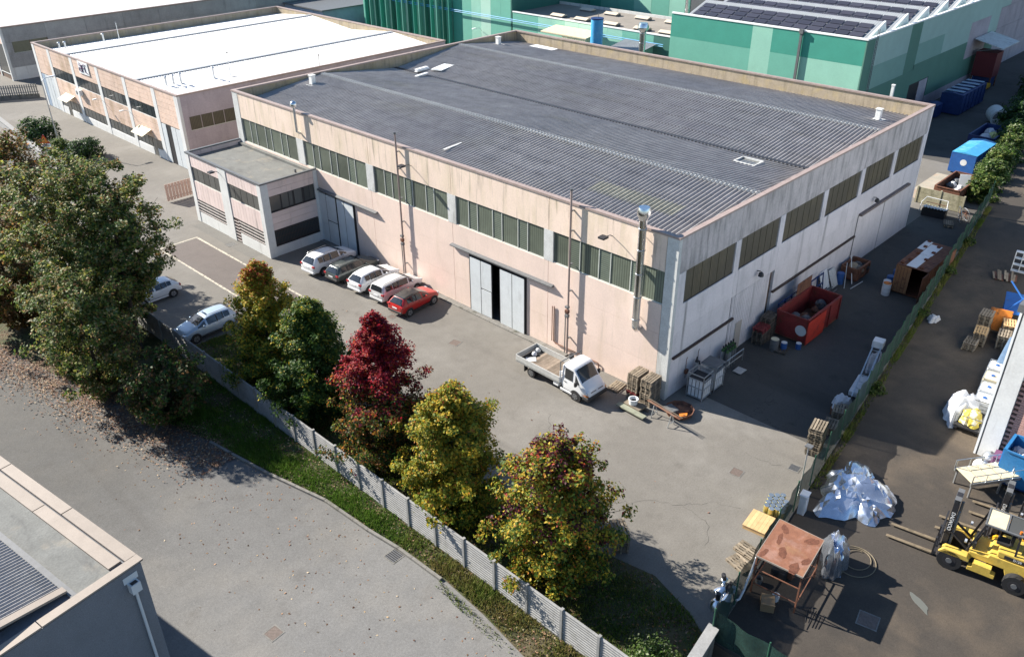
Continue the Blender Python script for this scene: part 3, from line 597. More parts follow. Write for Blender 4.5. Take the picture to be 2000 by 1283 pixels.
for yy in (95.3, 73.7):
    c = thing('door_canopy', 'cream slatted canopy over a glass door, '+('farther along beside the air unit' if yy > 90 else 'next to the wide grey doorway'), 'canopy', (X0-.02, yy, 2.5))
    for k in range(3): MB().prism([(-1.25,.0),(-.03,.55),(-.03,.6),(-1.25,.05)],'y',-1.5+k*1.0,-1.5+k*1.0+.92).build('slat', K['canopy'], c)
    MB().bar((-1.2,-1.5,-.02),(-.01,-1.5,-.3),.04,.04).bar((-1.2,1.45,-.02),(-.01,1.45,-.3),.04,.04).build('bracket', K['dgrey'], c)
lg = thing('logo_board', 'white board with dark logo letters high on the tiled wall', 'sign', (X0-.05, 88.3, 7.55))
MB().box(-.05,-1.5,-.75,.02,1.5,.75).build('board', K['signw'], lg)
def st(pts, wd=.13, x=-.07):
    mb = MB()
    for a, b in zip(pts, pts[1:]): mb.bar((x, *a), (x, *b), .05, wd, up=(1,0,0))
    return mb
for pts in (((1.15,.28),(.45,.28),(.45,-.42),(1.15,-.42),(1.15,-.05),(.5,-.05)), ((.95,.52),(.6,.42)), ((.2,-.5),(.2,.35),(-.25,.45)), ((.42,.05),(-.25,.05)), ((-.3,.5),(-.95,.5)), ((-.6,.3),(-.6,-.3),(-.8,-.45),(-1.15,-.45))):
    st(pts, .12).build('letter_stroke', K['ink'], lg)
t = thing('air_conditioner', 'white air conditioner box on the tiled wall', 'air conditioner', (X0-.02,91.3,4.1)); MB().box(-.45,-.6,-.35,-.02,.6,.35).build('case', K['signw'], t); MB().cyl((-.47,.15,0),(-.455,.15,0),.25,16).build('fan_grille', K['dgrey'], t)
for yy, lb in ((84.5,'between the two long window rows'),(77.0,'nearer the wide grey doorway')):
    t = thing('wall_light', 'white swan-neck lamp on a tiled wall pilaster '+lb, 'lamp', (X0-.03,yy+.1,4.45)); MB().tube([(0,0,-.3),(-.3,0,0),(-.8,0,.1)],.03).build('arm', K['signw'], t); MB().box(-1.2,-.12,.04,-.75,.12,.16).build('head', K['signw'], t)
vt = [(3.1,71.2),(3.9,71.0),(4.7,70.8),(8.6,70.4),(3.2,102.2),(3.9,102),(8.8,101.0)]
for i, (x, y) in enumerate(vt):
    z = 7.3+.9*max(0., 1-min(abs(y-75.0)/10.8, abs(y-95.0)/10.2)); h = (.9,1.0,1.1,1.2,.8,.8,1.2)[i]
    t = thing('flue_pipe', ['short capped flue, outer one of three in a row on the white roof','short capped flue, middle one of three in a row on the white roof','short capped flue, inner one of three in a row on the white roof','lone capped flue on the white roof just off the near trio','stub flue on the white roof against the far parapet','second stub flue beside the one at the far parapet','capped flue on the white roof away from the far parapet pair'][i], 'flue', (x, y, z))
    MB().cyl((0,0,-.15),(0,0,h),.12,10).build('pipe', K['galv'], t); MB().cyl((0,0,h),(0,0,h+.12),.2,10,.1).build('cowl', K['galv'], t)
for x, y, h, lb in ((10.6,70.2,2.6,'tall thin mast on the white roof ridge'),(19.4,64.6,2.2,'thin rod standing on the white roof edge'),(11.0,101.1,2.4,'tall thin mast on the far end of the white roof')):
    t = thing('roof_mast', lb, 'mast', (x, y, 7.3+.9*max(0., 1-min(abs(y-75.0)/10.8, abs(y-95.0)/10.2)))); MB().cyl((0,0,-.4),(0,0,h),.06,8).build('pole', K['galv'], t); MB().box(-.1,-.1,h,.1,.1,h+.1).build('tip', K['dgrey'], t)

# --- grey hall beyond
gh = thing('grey_hall', 'grey precast hall with a glaring white roof behind a picket fence', 'building', (2.4,123.2,0))
MB().box(.1,.15,0,75,55,7.6).build('core', K['joint'], gh)
for i in range(12):
    for z0, z1 in ((0,1.9),(1.9,3.95),(3.95,5.6),(5.6,7.75)):
        if i == 0 and z0 == 3.95: MB().box(.3,0,z0,1.2,.2,z1-.02).build('wall_panel', K['greywall'], gh); continue
        MB().box(i*6.2+.3,0,z0,(i+1)*6.2+.27,.2,z1-.02).build('wall_panel', K['whitew'] if z0 == 0 else K['greywall'], gh)
w_ = MB().box(1.2,.05,3.95,6.4,.1,4.0).build('window', K['mull'], gh)
for k in range(2): MB().box(1.25+k*2.6,.08,4.0,1.25+k*2.6+2.5,.13,5.58).build('pane', K['pane'], w_)
MB().box(-.1,-.05,0,.29,.35,7.78).build('pilaster', K['whitew'], gh)
for k in range(5):
    MB().box(-.02,.4+k*5,5.4,.15,.4+k*5+4.5,7.75).build('wall_panel', K['tile'], gh); MB().box(-.02,.4+k*5+4.55,0,.2,.4+k*5+4.95,7.75).build('pilaster', K['whitew'], gh)
    w_ = MB().box(.0,.4+k*5,.8,.12,.4+k*5+4.5,.9).build('window', K['whitew'], gh); MB().box(.05,.4+k*5,.9,.14,.4+k*5+4.5,5.35).build('pane', K['glass'], w_)
MB().box(-.15,-.1,7.78,75,.3,7.95).build('coping', K['coping'], gh)
corr(.2,7.62,75,7.63,.35,54,.9,.03,1,4).build('roof', K['roofwhite'], gh, fix=False)
pf = thing('picket_fence', 'grey picket fence on a low plinth before the grey hall', 'fence', (-12,118,0), math.atan2(109.8-118, 1.8+12))
MB().box(0,-.12,0,15.6,.12,.55).build('plinth', K['kerb'], pf); MB().box(0,.05,.75,15.6,.1,.85).box(0,.05,1.5,15.6,.1,1.6).build('rail', K['fconc'], pf)
pkm = MB().box(0,-.05,.551,.16,.049,1.95).mesh('picket'); pkm.materials.append(K['fconc'])
for k in range(52): obj('picket', pkm, None, pf, loc=(.05+k*.3,0,random.uniform(-.02,.02)))

# --- green halls
g2 = thing('green_hall', 'green panelled hall with solar panels on its saw-tooth roof', 'building', (58.8,14.8,0))
MB().box(.12,.12,0,46.5,26,11.5).build('core', K['g_dark'], g2)
def g2a(y0, y1, z0, z1, m_): MB().box(0,y0-14.8,z0,.15,y1-14.8,z1).build('wall_panel', K[m_], g2)
for a, b, lo in ((29.2,41.1,'g_mid'),(22.6,26.5,'g_mid'),(14.95,22.6,'g_light')):
    g2a(a,b,9.15,12.0,'g_deep'); g2a(a,b,6.0,9.14,lo); g2a(a,b,0,5.99,lo)
g2a(26.5,29.2,0,12.0,'g_light')
def g2b(x0, x1, z0, z1, m_): MB().box(x0-58.8,0,z0,x1-58.8,.15,z1).build('wall_panel', K[m_], g2)
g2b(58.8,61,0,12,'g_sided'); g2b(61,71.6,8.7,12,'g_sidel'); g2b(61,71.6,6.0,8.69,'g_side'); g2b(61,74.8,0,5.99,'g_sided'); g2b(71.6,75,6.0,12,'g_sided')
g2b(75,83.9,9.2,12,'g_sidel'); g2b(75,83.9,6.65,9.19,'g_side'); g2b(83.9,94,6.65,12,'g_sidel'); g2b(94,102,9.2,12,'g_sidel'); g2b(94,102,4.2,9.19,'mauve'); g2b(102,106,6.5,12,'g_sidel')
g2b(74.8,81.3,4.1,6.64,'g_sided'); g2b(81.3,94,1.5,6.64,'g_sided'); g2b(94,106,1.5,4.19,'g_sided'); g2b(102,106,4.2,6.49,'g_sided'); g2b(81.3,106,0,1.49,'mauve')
d = MB().box(74.8-58.8,.05,0,81.3-58.8,.12,4.08).build('door', K['black'], g2); MB().box(78.2-58.8,-.02,.05,81.0-58.8,.045,4.0).build('leaf_panel', K['mauve'], d)
coping(g2,-.08,-.08,.25,26.3,12.0,12.18,K['signw'],9); coping(g2,.255,-.08,47.2,.25,12.0,12.17,K['signw'],9)
MB().box(.26,.26,11.3,47,26,11.42).build('roof', K['solarf'], g2)
spm = MB().box(0,0,0,1.62,.98,.04).mesh('solar_panel'); spm.materials.append(K['solar'])
for i in range(6):
    xs = 2.2+i*6.6; z0 = 11.5; z1 = 13.0; ex = 4.6
    sl = corr(xs, z0, xs+ex, z1, 1.2, 25.5, .3, .02, 1, 4).build('shed_slope', K['solarf'], g2, fix=False)
    MB().prism([(xs,z0-.08),(xs+ex,z1-.06),(xs+ex+.7,z0-.08)],'y',1.25,25.4).build('shed_body', K['conc'], g2)
    MB().prism([(xs-.1,z0-.05),(xs+ex,z1+.1),(xs+ex+.8,z0-.05)],'y',1.05,1.24).build('shed_gable', K['signw'], g2)
    an_ = math.atan2(z1-z0, ex)
    for r_ in range(3):
        for k in range(13):
            o = obj('solar_panel', spm, None, sl); u = .5+r_*1.1
            o.rotation_euler = (0, -an_, 0); m4 = Matrix.Translation((xs+u*math.cos(an_), 1.9+k*1.78, z0+u*math.sin(an_)+.10)) @ Matrix.Rotation(-an_, 4, 'Y') @ Matrix.Rotation(math.pi/2, 4, 'Z') @ Matrix.Translation((0,-.98,0))
            o.matrix_local = m4
t = thing('rainwater_pipe', 'grey downpipe on the sunny face of the green hall', 'pipe', (58.7,22.7,0)); MB().box(-.2,-.15,0,.0,.15,12.2).build('pipe', K['dgrey'], t); MB().box(-.3,-.25,11.8,.02,.25,12.3).build('hopper', K['dgrey'], t)
t = thing('wall_ladder', 'thin caged ladder at the shaded corner of the green hall', 'ladder', (61.2,14.7,0)); MB().bar((-.2,0,.2),(-.2,0,12.9),.05,.05).bar((.2,0,.2),(.2,0,12.9),.05,.05).build('rail', K['dgrey'], t)
rg = MB()
for k in range(40): rg.bar((-.2,0,.4+k*.3),(.2,0,.4+k*.3),.03,.03)
rg.build('rungs', K['dgrey'], t)
bh = thing('concrete_hall', 'mauve concrete hall adjoining the end of the green hall', 'building', (106.2,15.6,0))
for i in range(5):
    for z0, z1 in ((0,3),(3,6.2),(6.2,9.3),(9.3,12)): MB().box(i*7.,0,z0,i*7.+6.95,.3,z1-.04).build('wall_panel', K['g_sidel'] if (i == 0 and z0 > 9) else K['mauve'], bh)
MB().box(.1,.2,0,35,30,11.7).build('core', K['conc'], bh); MB().cyl((-.1,-.4,0),(-.1,-.4,12),.18,8).build('downpipe', K['dgrey'], bh)
g3 = thing('low_green_block', 'low pale green block with a flat grey roof and rooflights', 'building', (59.0,41.2,0))
MB().box(.1,0,0,11,29.1,8.6).build('core', K['g_dark'], g3)
cols = ['g_deep','g_mid','g_mid','g_light','g_light','g_pale','g_pale','g_light','g_light','g_mid','g_mid','g_dark','g_dark']
n = 11
for k in range(n): MB().box(0,29.1*k/n+.01,0,.15,29.1*(k+1)/n-.01,8.9).build('wall_panel', K[cols[::-1][k+1]], g3)
coping(g3,-.06,0,.2,29.1,8.9,9.05,K['signw'],7.3); MB().box(.21,0,8.7,11,29.1,8.8).build('roof', mat('flat_roof_grey',(.25,.225,.195),.9,noise=[(.5,.12,U),(6,.1,U)]), g3); MB().box(11,0,8.0,11.2,29.1,9.2).build('rear_upstand', K['conc'], g3)
for x, y in ((67.6,62.4),(67.3,57.4),(67.6,51.9),(67.6,46.6),(61.0,62.6),(61.0,58.0),(61.0,52.6),(61.0,47.2),(61.0,43.0)):
    r = MB().box(x-59-.6,y-41.2-1.1,8.8,x-59+.6,y-41.2+1.1,9.05).build('rooflight', K['dgrey'], g3); MB().prism([(x-59-.7,9.05),(x-59,9.3),(x-59+.7,9.05)],'y',y-41.2-1.2,y-41.2+1.2).build('dome', mat('rooflight_cream',(.55,.48,.38),.6) if 'dome' not in K else K['dome'], r)
g1 = thing('tall_green_hall', 'tall hall with vertical green fins and broad green panels', 'building', (59.0,70.5,0))
MB().box(.15,.15,0,30,37.5,15.5).build('core', K['g_dark'], g1)
pc = ['g_mid','g_mid','g_pale','g_light','g_mid','g_deep']
for k in range(6): MB().box(0,.2+k*2.2,0,.16,.2+(k+1)*2.2-.02,16).build('wall_panel', K[pc[k]], g1)
fc = ['g_mid','g_deep','g_light','g_dark','g_mid','g_light','g_deep','g_pale','g_mid','g_dark','g_light','g_deep','g_mid','g_light','g_dark','g_mid']
for k in range(16):
    y0 = 13.6+k*1.5; MB().box(.0,y0,0,.16,y0+1.48,16).build('wall_panel', K[fc[k]], g1); MB().box(-.75,y0+.0,0,-.005,y0+.14,16).build('fin', K[['g_deep','g_dark','g_mid'][k % 3]], g1)
MB().box(-.02,-.05,0,30,.14,16).build('side_wall', K['g_dark'], g1); MB().box(0,0,16,30,37.6,16.2).build('roof', K['solarf'], g1)
t = thing('pipe_run', 'thin blue pipes running along the green walls', 'pipes', (58.6,42,7.9)); MB().tube([(0,0,0),(0,28,0),(0,65,.05)],.06,6).tube([(0,0,-.25),(0,28,-.25),(0,65,-.2)],.05,6).build('pipe', K['blueb'], t)
t = thing('facade_lamp', 'white lamp on a slanting arm on the tall green hall', 'lamp', (58.95,77,5.6)); MB().tube([(0,0,-.4),(-.6,0,.2),(-1.6,0,.3)],.04).build('arm', K['signw'], t); MB().box(-2.2,-.15,.22,-1.5,.15,.36).build('head', K['signw'], t)
t = thing('blue_silo', 'upright bright blue cylindrical tank behind the dark roof', 'tank', (54,49.7,0)); MB().cyl((0,0,0),(0,0,10.9),.83,20).build('shell', K['blueb'], t, 40); MB().cyl((0,0,10.9),(0,0,11.05),.88,20).build('lid', K['bluedk'], t, 40); MB().cyl((.2,0,11),(.2,0,11.6),.04,6).build('vent', K['dgrey'], t)
for x, y, h, lb in ((54,42.1,11.2,'tall silver flue with a conical cowl by the blue tank'),(72.5,47.6,14.5,'far silver flue rising beyond the low green block')):
    t = thing('chimney_flue', lb, 'flue', (x, y, 0)); MB().cyl((0,0,0),(0,0,h-.9),.42,16).build('pipe', K['chrome'], t, 40)
    MB().lathe([(.42,0),(.75,.45),(.75,.6),(.55,1.1)],(0,0,h-1.0),16).build('cowl', K['chrome'], t, 40)
    for z in (4,6,7.5,8.8,10): MB().cyl((0,0,z),(0,0,z+.08),.45,16).build('band', K['galv'], t)
t = thing('louvred_shelter', 'pale lean-to roof with a ribbed screen against the low green block', 'shelter', (55.5,52.5,0)); MB().prism([(0,7.6),(3.4,8.0),(3.4,8.15),(0,7.75)],'y',.3,8.8).build('roof', K['canopy'], t)
for k in range(11): MB().box(.1,.5+k*.4,0,.2,.5+k*.4+.22,7.6).build('slat', K['canopy'], t)
t = thing('corrugated_lean_to', 'grey corrugated lean-to roof between tank and flue', 'shelter', (54.8,43.0,0)); corr(0,7.3,4.0,7.9,0,5.2,.3,.03,1).build('roof', K['solarf'], t, fix=False); MB().box(.1,.1,0,.25,.25,7.2).box(.1,5,0,.25,5.15,7.2).build('post', K['dgrey'], t)
bk = thing('rear_green_hall', 'green and dark hall rising behind the flat-roofed block', 'building', (78,41,0))
for k in range(9): MB().box(0,k*3.4,0,.3,k*3.4+3.36,16).build('wall_panel', K[['black','black','dgrey','g_light','g_mid','g_light','g_mid','g_mid','g_deep'][k]], bk)
MB().box(.2,0,0,20,30.6,15.5).build('core', K['g_dark'], bk)
bs = thing('blue_shed', 'row of pale blue sheet sheds with dark roofs', 'building', (52,106,0))
MB().box(0,5,0,30,18,5.4).build('core', K['steelblue'], bs); MB().prism([(4.6,5.4),(18.4,5.5),(18.4,5.7),(4.6,5.6)],'x',-.4,30).build('roof', K['dgrey'], bs)
for k in range(5): MB().box(-.05,5.2+k*2.5,0,.0,5.2+k*2.5+2.3,5.2).build('wall_panel', K['steelblue'], bs)
MB().box(3,20,0,34,36,8).build('rear_block', K['steelblue'], bs); MB().box(2.7,19.8,8,34,36,8.3).build('rear_roof', K['dgrey'], bs)
for k in range(3): MB().box(2.6,21+k*4,0,2.95,21.5+k*4,8).build('pillar', K['blueb'], bs)

# --- foreground building with the pebbledash wall
fg = thing('pebbledash_building', 'grey pebbledash building with beige metal coping and felt gutter', 'building', (-32.3,2.75,0), R(8.2))
FH = 7.5
MB().box(-16,0,0,0,45,FH-.12).build('wall', K['fgwall'], fg)   # outer block, its top hidden below the roof parts
def fc_(x0, y0, x1, y1, z0, z1, m_, name='coping'): return MB().box(x0,y0,z0,x1,y1,z1).build(name, m_, fg)
for k in range(9): fc_(-.40,-.06+k*5.02 if k else .36,.08,4.9+k*5.02,FH-.02,FH+.06,K['fgcop'])
for k in range(4): fc_(-16+k*4.02,-.08,-16+k*4.02+(3.98 if k < 3 else 4.02),.34,FH-.02,FH+.055,K['fgcop'])
fc_(-.06,-.08,.08,.355,FH-.02,FH+.058,K['fgcop'])
for k in range(8): fc_(-.98,.6+k*5.6,-.46,.6+k*5.6+5.55,FH-.10,FH-.02,K['fgcop'],'inner_coping')
MB().prism([(-1.0,FH-.05),(-1.45,FH-.112),(-2.35,FH-.108),(-2.35,FH-.119),(-1.0,FH-.119)],'y',.36,44).build('felt_gutter', K['bitumen'], fg)
MB().box(-2.6,.36,FH-.118,-2.36,44,FH-.02).build('gutter_edge', K['dgrey'], fg)
rm = MB(); n = 36*6; ys = np.linspace(1.0, 44, 240*6)
wv = np.sin(np.arange(len(ys))/6*2*math.pi)*.035
rm.v = [(x, y, z+q) for x, z in ((-2.62,FH+.0),(-15.5,FH+1.6)) for y, q in zip(ys, wv)]; nn = len(ys); rm.f = [(i, i+1, nn+i+1, nn+i) for i in range(nn-1)]
rm.build('corrugated_roof', K['roof'], fg, 60, fix=False)
MB().prism([(-2.55,FH+.02),(-15.5,FH+1.62),(-15.5,FH+1.72),(-2.55,FH+.12)],'y',.72,1.05).build('verge_flashing', K['fgcop'], fg)
MB().prism([(-2.6,FH-.1),(-15.5,FH-.1),(-15.5,FH+1.6),(-2.6,FH+.02)],'y',1.06,1.2).build('roof_gable', K['black'], fg)
t = thing('downpipe', 'pale downpipe with a box hopper on the pebbledash wall', 'downpipe', (-32.3,2.75,0), R(8.2)); MB().cyl((-.55,-.12,0),(-.55,-.12,6.4),.06,10).build('pipe', K['pvc'], t, 40)
hp = MB().box(-.75,-.3,6.4,-.35,-.004,6.85).build('hopper', K['pvc'], t); MB().box(-.68,-.26,6.851,-.42,-.08,6.86).build('inlet', K['black'], hp); MB().box(-.85,-.02,6.85,-.25,-.003,7.15).build('back_plate', K['pvc'], t)

# --- neighbouring brick building
rb = thing('brick_building', 'pink brick building with a white corner pillar at the raised yard', 'building', (6.45,-17.06,ZR))
MB().box(.12,-30,0,34,-.02,9.2).build('core', K['joint'], rb)
MB().box(-.17,-.86,0,.3,.06,9.3).build('pillar', K['whitew'], rb); MB().box(-.13,.065,0,-.02,.14,9.3).build('pillar_channel', K['dgrey'], rb); MB().box(-.18,.145,0,-.0,.26,9.3).build('pillar_edge', K['signw'], rb)
bm_ = MB().box(0,-.245,.01,.11,-.005,.065).mesh('brick'); bm_.materials.append(K['brick'])
nb = 0; mbr = MB()
for j in range(int(9.2/.15)):
    for i in range(30):
        y1 = -.87-i*.5+(.25 if j % 2 else 0)
        if y1 > -.865: continue
        z = j*.15
        if 5.35 < z < 6.2 or (6.2 <= z and y1 < -1.3): continue
        mbr.box(.0,y1-.49,z+.008,.11,y1,z+.142)
tag(mbr.build('brickwork', K['brick'], rb), kind='stuff')
MB().box(-.15,-6,5.45,.2,-.87,6.25).build('ledge', K['whitew'], rb)
for k in range(3): MB().box(.0,-1.45-k*1.6-1.5,6.3,.1,-1.45-k*1.6,9.0).build('window_pane', K['glassd'] if k else K['pvc'], rb)
MB().box(-.55,-3.5,9.31,1,.35,9.75).build('gutter_box', K['dgrey'], rb); MB().box(.3,0,0,34,.05,9.2).build('side_wall', K['whitew'], rb); MB().box(.3,-30,9.2,34,.05,9.3).build('roof', K['bitumen'], rb)
# ================================================================ vehicles
def loft(stn):
    """stn: list of (x, half width, z low, z belt, z top, half width at top); returns half sections, mirrored rings"""
    rings = []
    for x, w_, zl, zb, zt, wt in stn:
        h = [(w_*.80, zl), (w_*.975, zl+min(.16, (zb-zl)*.4)), (w_, zl+(zb-zl)*.62), (w_*.965, zb), (wt, zt-min(.06, max(.005, (zt-zb)*.25))), (wt*.78, zt), (0., zt+.015)]
        rings.append([(x, y, z) for y, z in h]+[(x, -y, z) for y, z in h[-2::-1]])
    return rings
def shell(rings):
    mb = MB(); n = len(rings[0])
    for r in rings: mb.v += r
    for i in range(len(rings)-1):
        for j in range(n-1): mb.f.append((i*n+j, i*n+j+1, (i+1)*n+j+1, (i+1)*n+j))
        mb.f.append((i*n+n-1, i*n, (i+1)*n, (i+1)*n+n-1))
    mb.f.append(tuple(range(n))); mb.f.append(tuple(range((len(rings)-1)*n, len(rings)*n))); return mb
def pane(quads, shrink=.90, off=.016, sx=None):
    """quads (4 corner lists) pushed off the shell and drawn in from their edges"""
    mb = MB()
    for q in quads:
        q = [Vector(p) for p in q]; c = sum(q, Vector())/len(q)
        nrm = (q[1]-q[0]).cross(q[-1]-q[0])
        if nrm.length < 1e-6: nrm = (q[2]-q[1]).cross(q[0]-q[1])
        nrm.normalize()
        if nrm.dot(c-Vector((c.x*.6, 0, .7))) < 0: nrm = -nrm
        mb.quad(*[c+(p-c)*shrink+nrm*off for p in q])
    return mb
def screen(ra, rb, shrink=.88, off=.012):
    """glass that follows the crown of the shell between two rings"""
    n = len(ra); js = range(4, n-4); A = [Vector(ra[j]) for j in js]; B = [Vector(rb[j]) for j in js]; c = (sum(A, Vector())+sum(B, Vector()))/(2*len(A))
    nrm = (A[-1]-A[0]).cross(B[0]-A[0]).normalized()
    if nrm.z < 0: nrm = -nrm
    mb = MB(); mb.v = [tuple(c+(p-c)*shrink+nrm*(off+.010)) for p in A+B]; k = len(A); mb.f = [(i, i+1, k+i+1, k+i) for i in range(k-1)]; return mb
def wheel(t, x, y, r, wd, side, rimm):
    wl = MB().cyl((x, y-side*wd, r), (x, y, r), r, 20).build('wheel', K['rubber'], t, 40)
    MB().cyl((x, y-side*.02, r), (x, y+side*.012, r), r*.66, 16).build('rim', rimm, wl)
    MB().cyl((x, y+side*.005, r), (x, y+side*.022, r), r*.2, 10).build('hub', K['dgrey'], wl)
    for k in range(5):
        a = k*2*math.pi/5+.3; MB().bar((x+math.cos(a)*r*.33, y+side*.006, r+math.sin(a)*r*.33), (x+math.cos(a)*r*.60, y+side*.006, r+math.sin(a)*r*.60), .05, .02, up=(0,1,0)).build('slot', K['black'], wl)
K['alu'] = mat('alloy_rim', (.45,.46,.48), .35, metal=.8); K['tail'] = mat('tail_lamp', (.35,.015,.02), .2, coat=.5); K['lamp'] = mat('head_lamp', (.55,.58,.62), .12, metal=.3, coat=.6)
K['plastic'] = mat('dark_trim', (.035,.035,.037), .6); K['plate'] = mat('number_plate', (.72,.74,.76), .5); K['carglass'] = mat('car_glass', (.020,.024,.028), .06, spec=.8, coat=.3)
K['amber'] = mat('amber_lamp', (.55,.16,.02), .3)
def car(label, loc, rz, L, Wd, Hh, wb, pm, belt=.98, hood=1.02, rear='suv', roofm=None, rails=False, clad=False, r=.34, sun=False, group=None, lip=.26):
    t = thing('parked_car', label, 'car', loc, rz, group); w_ = Wd/2; xr, xf = -L/2, L/2
    rs = {'suv': .50, 'wagon': .42, 'mpv': .22, 'hatch': .62}[rear]
    cw = xf-(.92 if rear == 'mpv' else 1.08); wt = cw-(.78 if rear == 'mpv' else .92); zr = Hh; tw = w_*(.80 if rear == 'mpv' else .70); belt += .05; hood += .06
    D = xr+rs+.12; c1 = xr+1.15; b1 = (D+wt)/2+.12
    st = [(xr, w_*.84, .50, belt*.74, belt*.74+.02, w_*.74), (xr+.07, w_*.95, .34, belt-.02, belt+.01, w_*.84), (xr+rs, w_*.985, .27, belt+.05, zr-.10, tw*.92), (D, w_, .25, belt+.05, zr-.05, tw*.98),
          (c1, w_, .25, belt+.03, zr-.01, tw*1.01), (c1+.08, w_, .25, belt+.03, zr-.008, tw*1.01), (b1, w_, .25, belt-.01, zr, tw*1.02), (b1+.09, w_, .25, belt-.01, zr, tw*1.02), (wt, w_, .25, belt-.03, zr-.07, tw*.98),
          (cw, w_, .25, belt-.04, hood+.02, w_*.84), (xf-.45, w_*.97, .26, belt-.16, hood-.10, w_*.80), (xf-.12, w_*.90, .30, belt-.27, hood-.24, w_*.72), (xf, w_*.76, .42, belt*.62, belt*.62+.02, w_*.62)]
    rg = loft(st); body = shell(rg).build('body', pm, t, 180); md = body.modifiers.new('round', 'SUBSURF'); md.levels = md.render_levels = 2
    n = len(rg[0]); R_ = n-1
    q = lambda i, j: (rg[i][j], rg[i][j+1], rg[i+1][j+1], rg[i+1][j])
    top = lambda i: (rg[i][4], rg[i][n-5], rg[i+1][n-5], rg[i+1][4])
    screen(rg[1], rg[2], .86).build('rear_window', K['carglass'], t); screen(rg[8], rg[9], .88).build('windscreen', K['carglass'], t)
    segs = [(3, .84), (5, .93), (7, .93)]
    for i in (4, 6):
        for j in (3, n-5): pane([q(i, j)], .97, .010).build('pillar_trim', K['plastic'], t)
    for i, s_ in segs:
        pane([q(i, 3)], s_).build('side_window', K['carglass'], t); pane([q(i, n-5)], s_).build('side_window', K['carglass'], t)
    for j in (3, n-5): pane([q(8, j)], .70).build('quarter_window', K['carglass'], t)
    if roofm:
        mb = MB()
        for i in range(2, 8):
            for j in range(4, n-5): mb.quad(*[Vector(p)+Vector((0,0,.008)) for p in q(i, j)])
        mb.build('roof', roofm, t, 40)
    if sun: screen(rg[5], rg[8], .62).build('sunroof', K['carglass'], t)
    for s_ in (-1, 1):
        bevel(MB().cbox(xr+.075, s_*w_*.80, belt-.13, .13, .30, .17).build('tail_light', K['tail'], t), .03)
        bevel(MB().cbox(xf-.22, s_*w_*.74, hood-.30, .30, .26, .13).build('headlight', K['lamp'], t), .03)
        bevel(MB().cbox(wt+.35, s_*(w_+.09), belt+.06, .12, .2, .14).build('mirror', pm, t), .03)
        for x in (wb/2, -wb/2):
            MB().cyl((x, s_*(w_-.2), r+.02), (x, s_*(w_+.004), r+.02), r+.065, 20).build('wheel_arch', K['plastic'], t)
            wheel(t, x, s_*(w_+.014), r, .22, s_, K['alu'])
        if rails: MB().tube([(D, s_*tw*.86, zr-.02), (D+.12, s_*tw*.86, zr+.05), (wt-.25, s_*tw*.86, zr+.05), (wt-.15, s_*tw*.86, zr-.01)], .018, 6).build('roof_rail', K['dgrey'] if pm is not K['cw'] else K['galv'], t)
        MB().cbox(0, s_*(w_*.985), .30, wb-2*r-.2, .05, .12).build('sill', K['plastic'] if clad else pm, t)
        for x in (c1+.25, b1+.25): MB().cbox(x+.1, s_*(w_+.004), belt-.14, .16, .025, .03).build('door_handle', pm, t)
    MB().cbox(xr+.005, 0, belt-.28, .03, .50, .12).build('number_plate', K['plate'], t)
    bevel(MB().cbox(xr+.12, 0, .47, .30, Wd*.84, .20).build('bumper', K['plastic'] if clad else pm, t), .05)
    bevel(MB().cbox(xf-.12, 0, .46, .28, Wd*.72, .18).build('bumper', K['plastic'], t), .05)
    bevel(MB().cbox(xf-.03, 0, .66, .08, Wd*.42, .10).build('grille', K['plastic'], t), .02)
    return t
K['cw'] = paint('white_car_paint', (.74,.76,.78)); K['cg'] = paint('dark_green_car_paint', (.060,.075,.075), .3); K['cr'] = paint('red_car_paint', (.42,.014,.012)); K['cs'] = paint('pale_blue_car_paint', (.48,.58,.68), .3)
K['cbk'] = paint('black_roof_paint', (.016,.016,.018)); K['cd'] = paint('slate_car_paint', (.10,.14,.19), .3); K['csl'] = paint('silver_white_car_paint', (.64,.65,.66), .2)
a = .07
car('large white SUV with tinted glass parked beside the annexe', (-3.1,32.5,0), a, 4.80, 1.93, 1.76, 2.9, K['cw'], 1.10, 1.12, 'suv', rails=True, r=.37)
car('dark grey-green estate car with roof rails between two white cars', (-2.65,29.85,0), a, 4.72, 1.83, 1.53, 2.75, K['cg'], .95, .96, 'wagon', rails=True, clad=True, r=.32)
car('rounded white crossover between the dark estate and the people carrier', (-2.6,27.0,0), a, 4.41, 1.82, 1.66, 2.64, K['cw'], 1.06, 1.05, 'suv', r=.34)
car('boxy silver-white people carrier next to the red car', (-2.4,24.35,0), a, 4.45, 1.80, 1.70, 2.8, K['csl'], 1.04, 1.03, 'mpv', rails=True, r=.32)
car('small red crossover with a black roof at the end of the row', (-2.85,21.65,0), a, 4.15, 1.78, 1.58, 2.62, K['cr'], 1.02, 1.0, 'suv', roofm=K['cbk'], clad=True, r=.34)
car('pale blue SUV with a glass sunroof facing the concrete fence', (-16.05,29.95,0), math.pi+.03, 4.5, 1.85, 1.64, 2.66, K['cs'], 1.03, 1.04, 'suv', rails=True, r=.35, sun=True, clad=True)
car('white hatchback parked under the tall trees', (-16.3,38.0,0), math.pi, 4.1, 1.76, 1.48, 2.55, K['cw'], .95, .95, 'hatch', r=.32)
car('slate blue hatchback half hidden by the tall trees', (-16.4,41.5,0), math.pi+.02, 4.2, 1.78, 1.48, 2.6, K['cd'], .95, .95, 'hatch', r=.32)

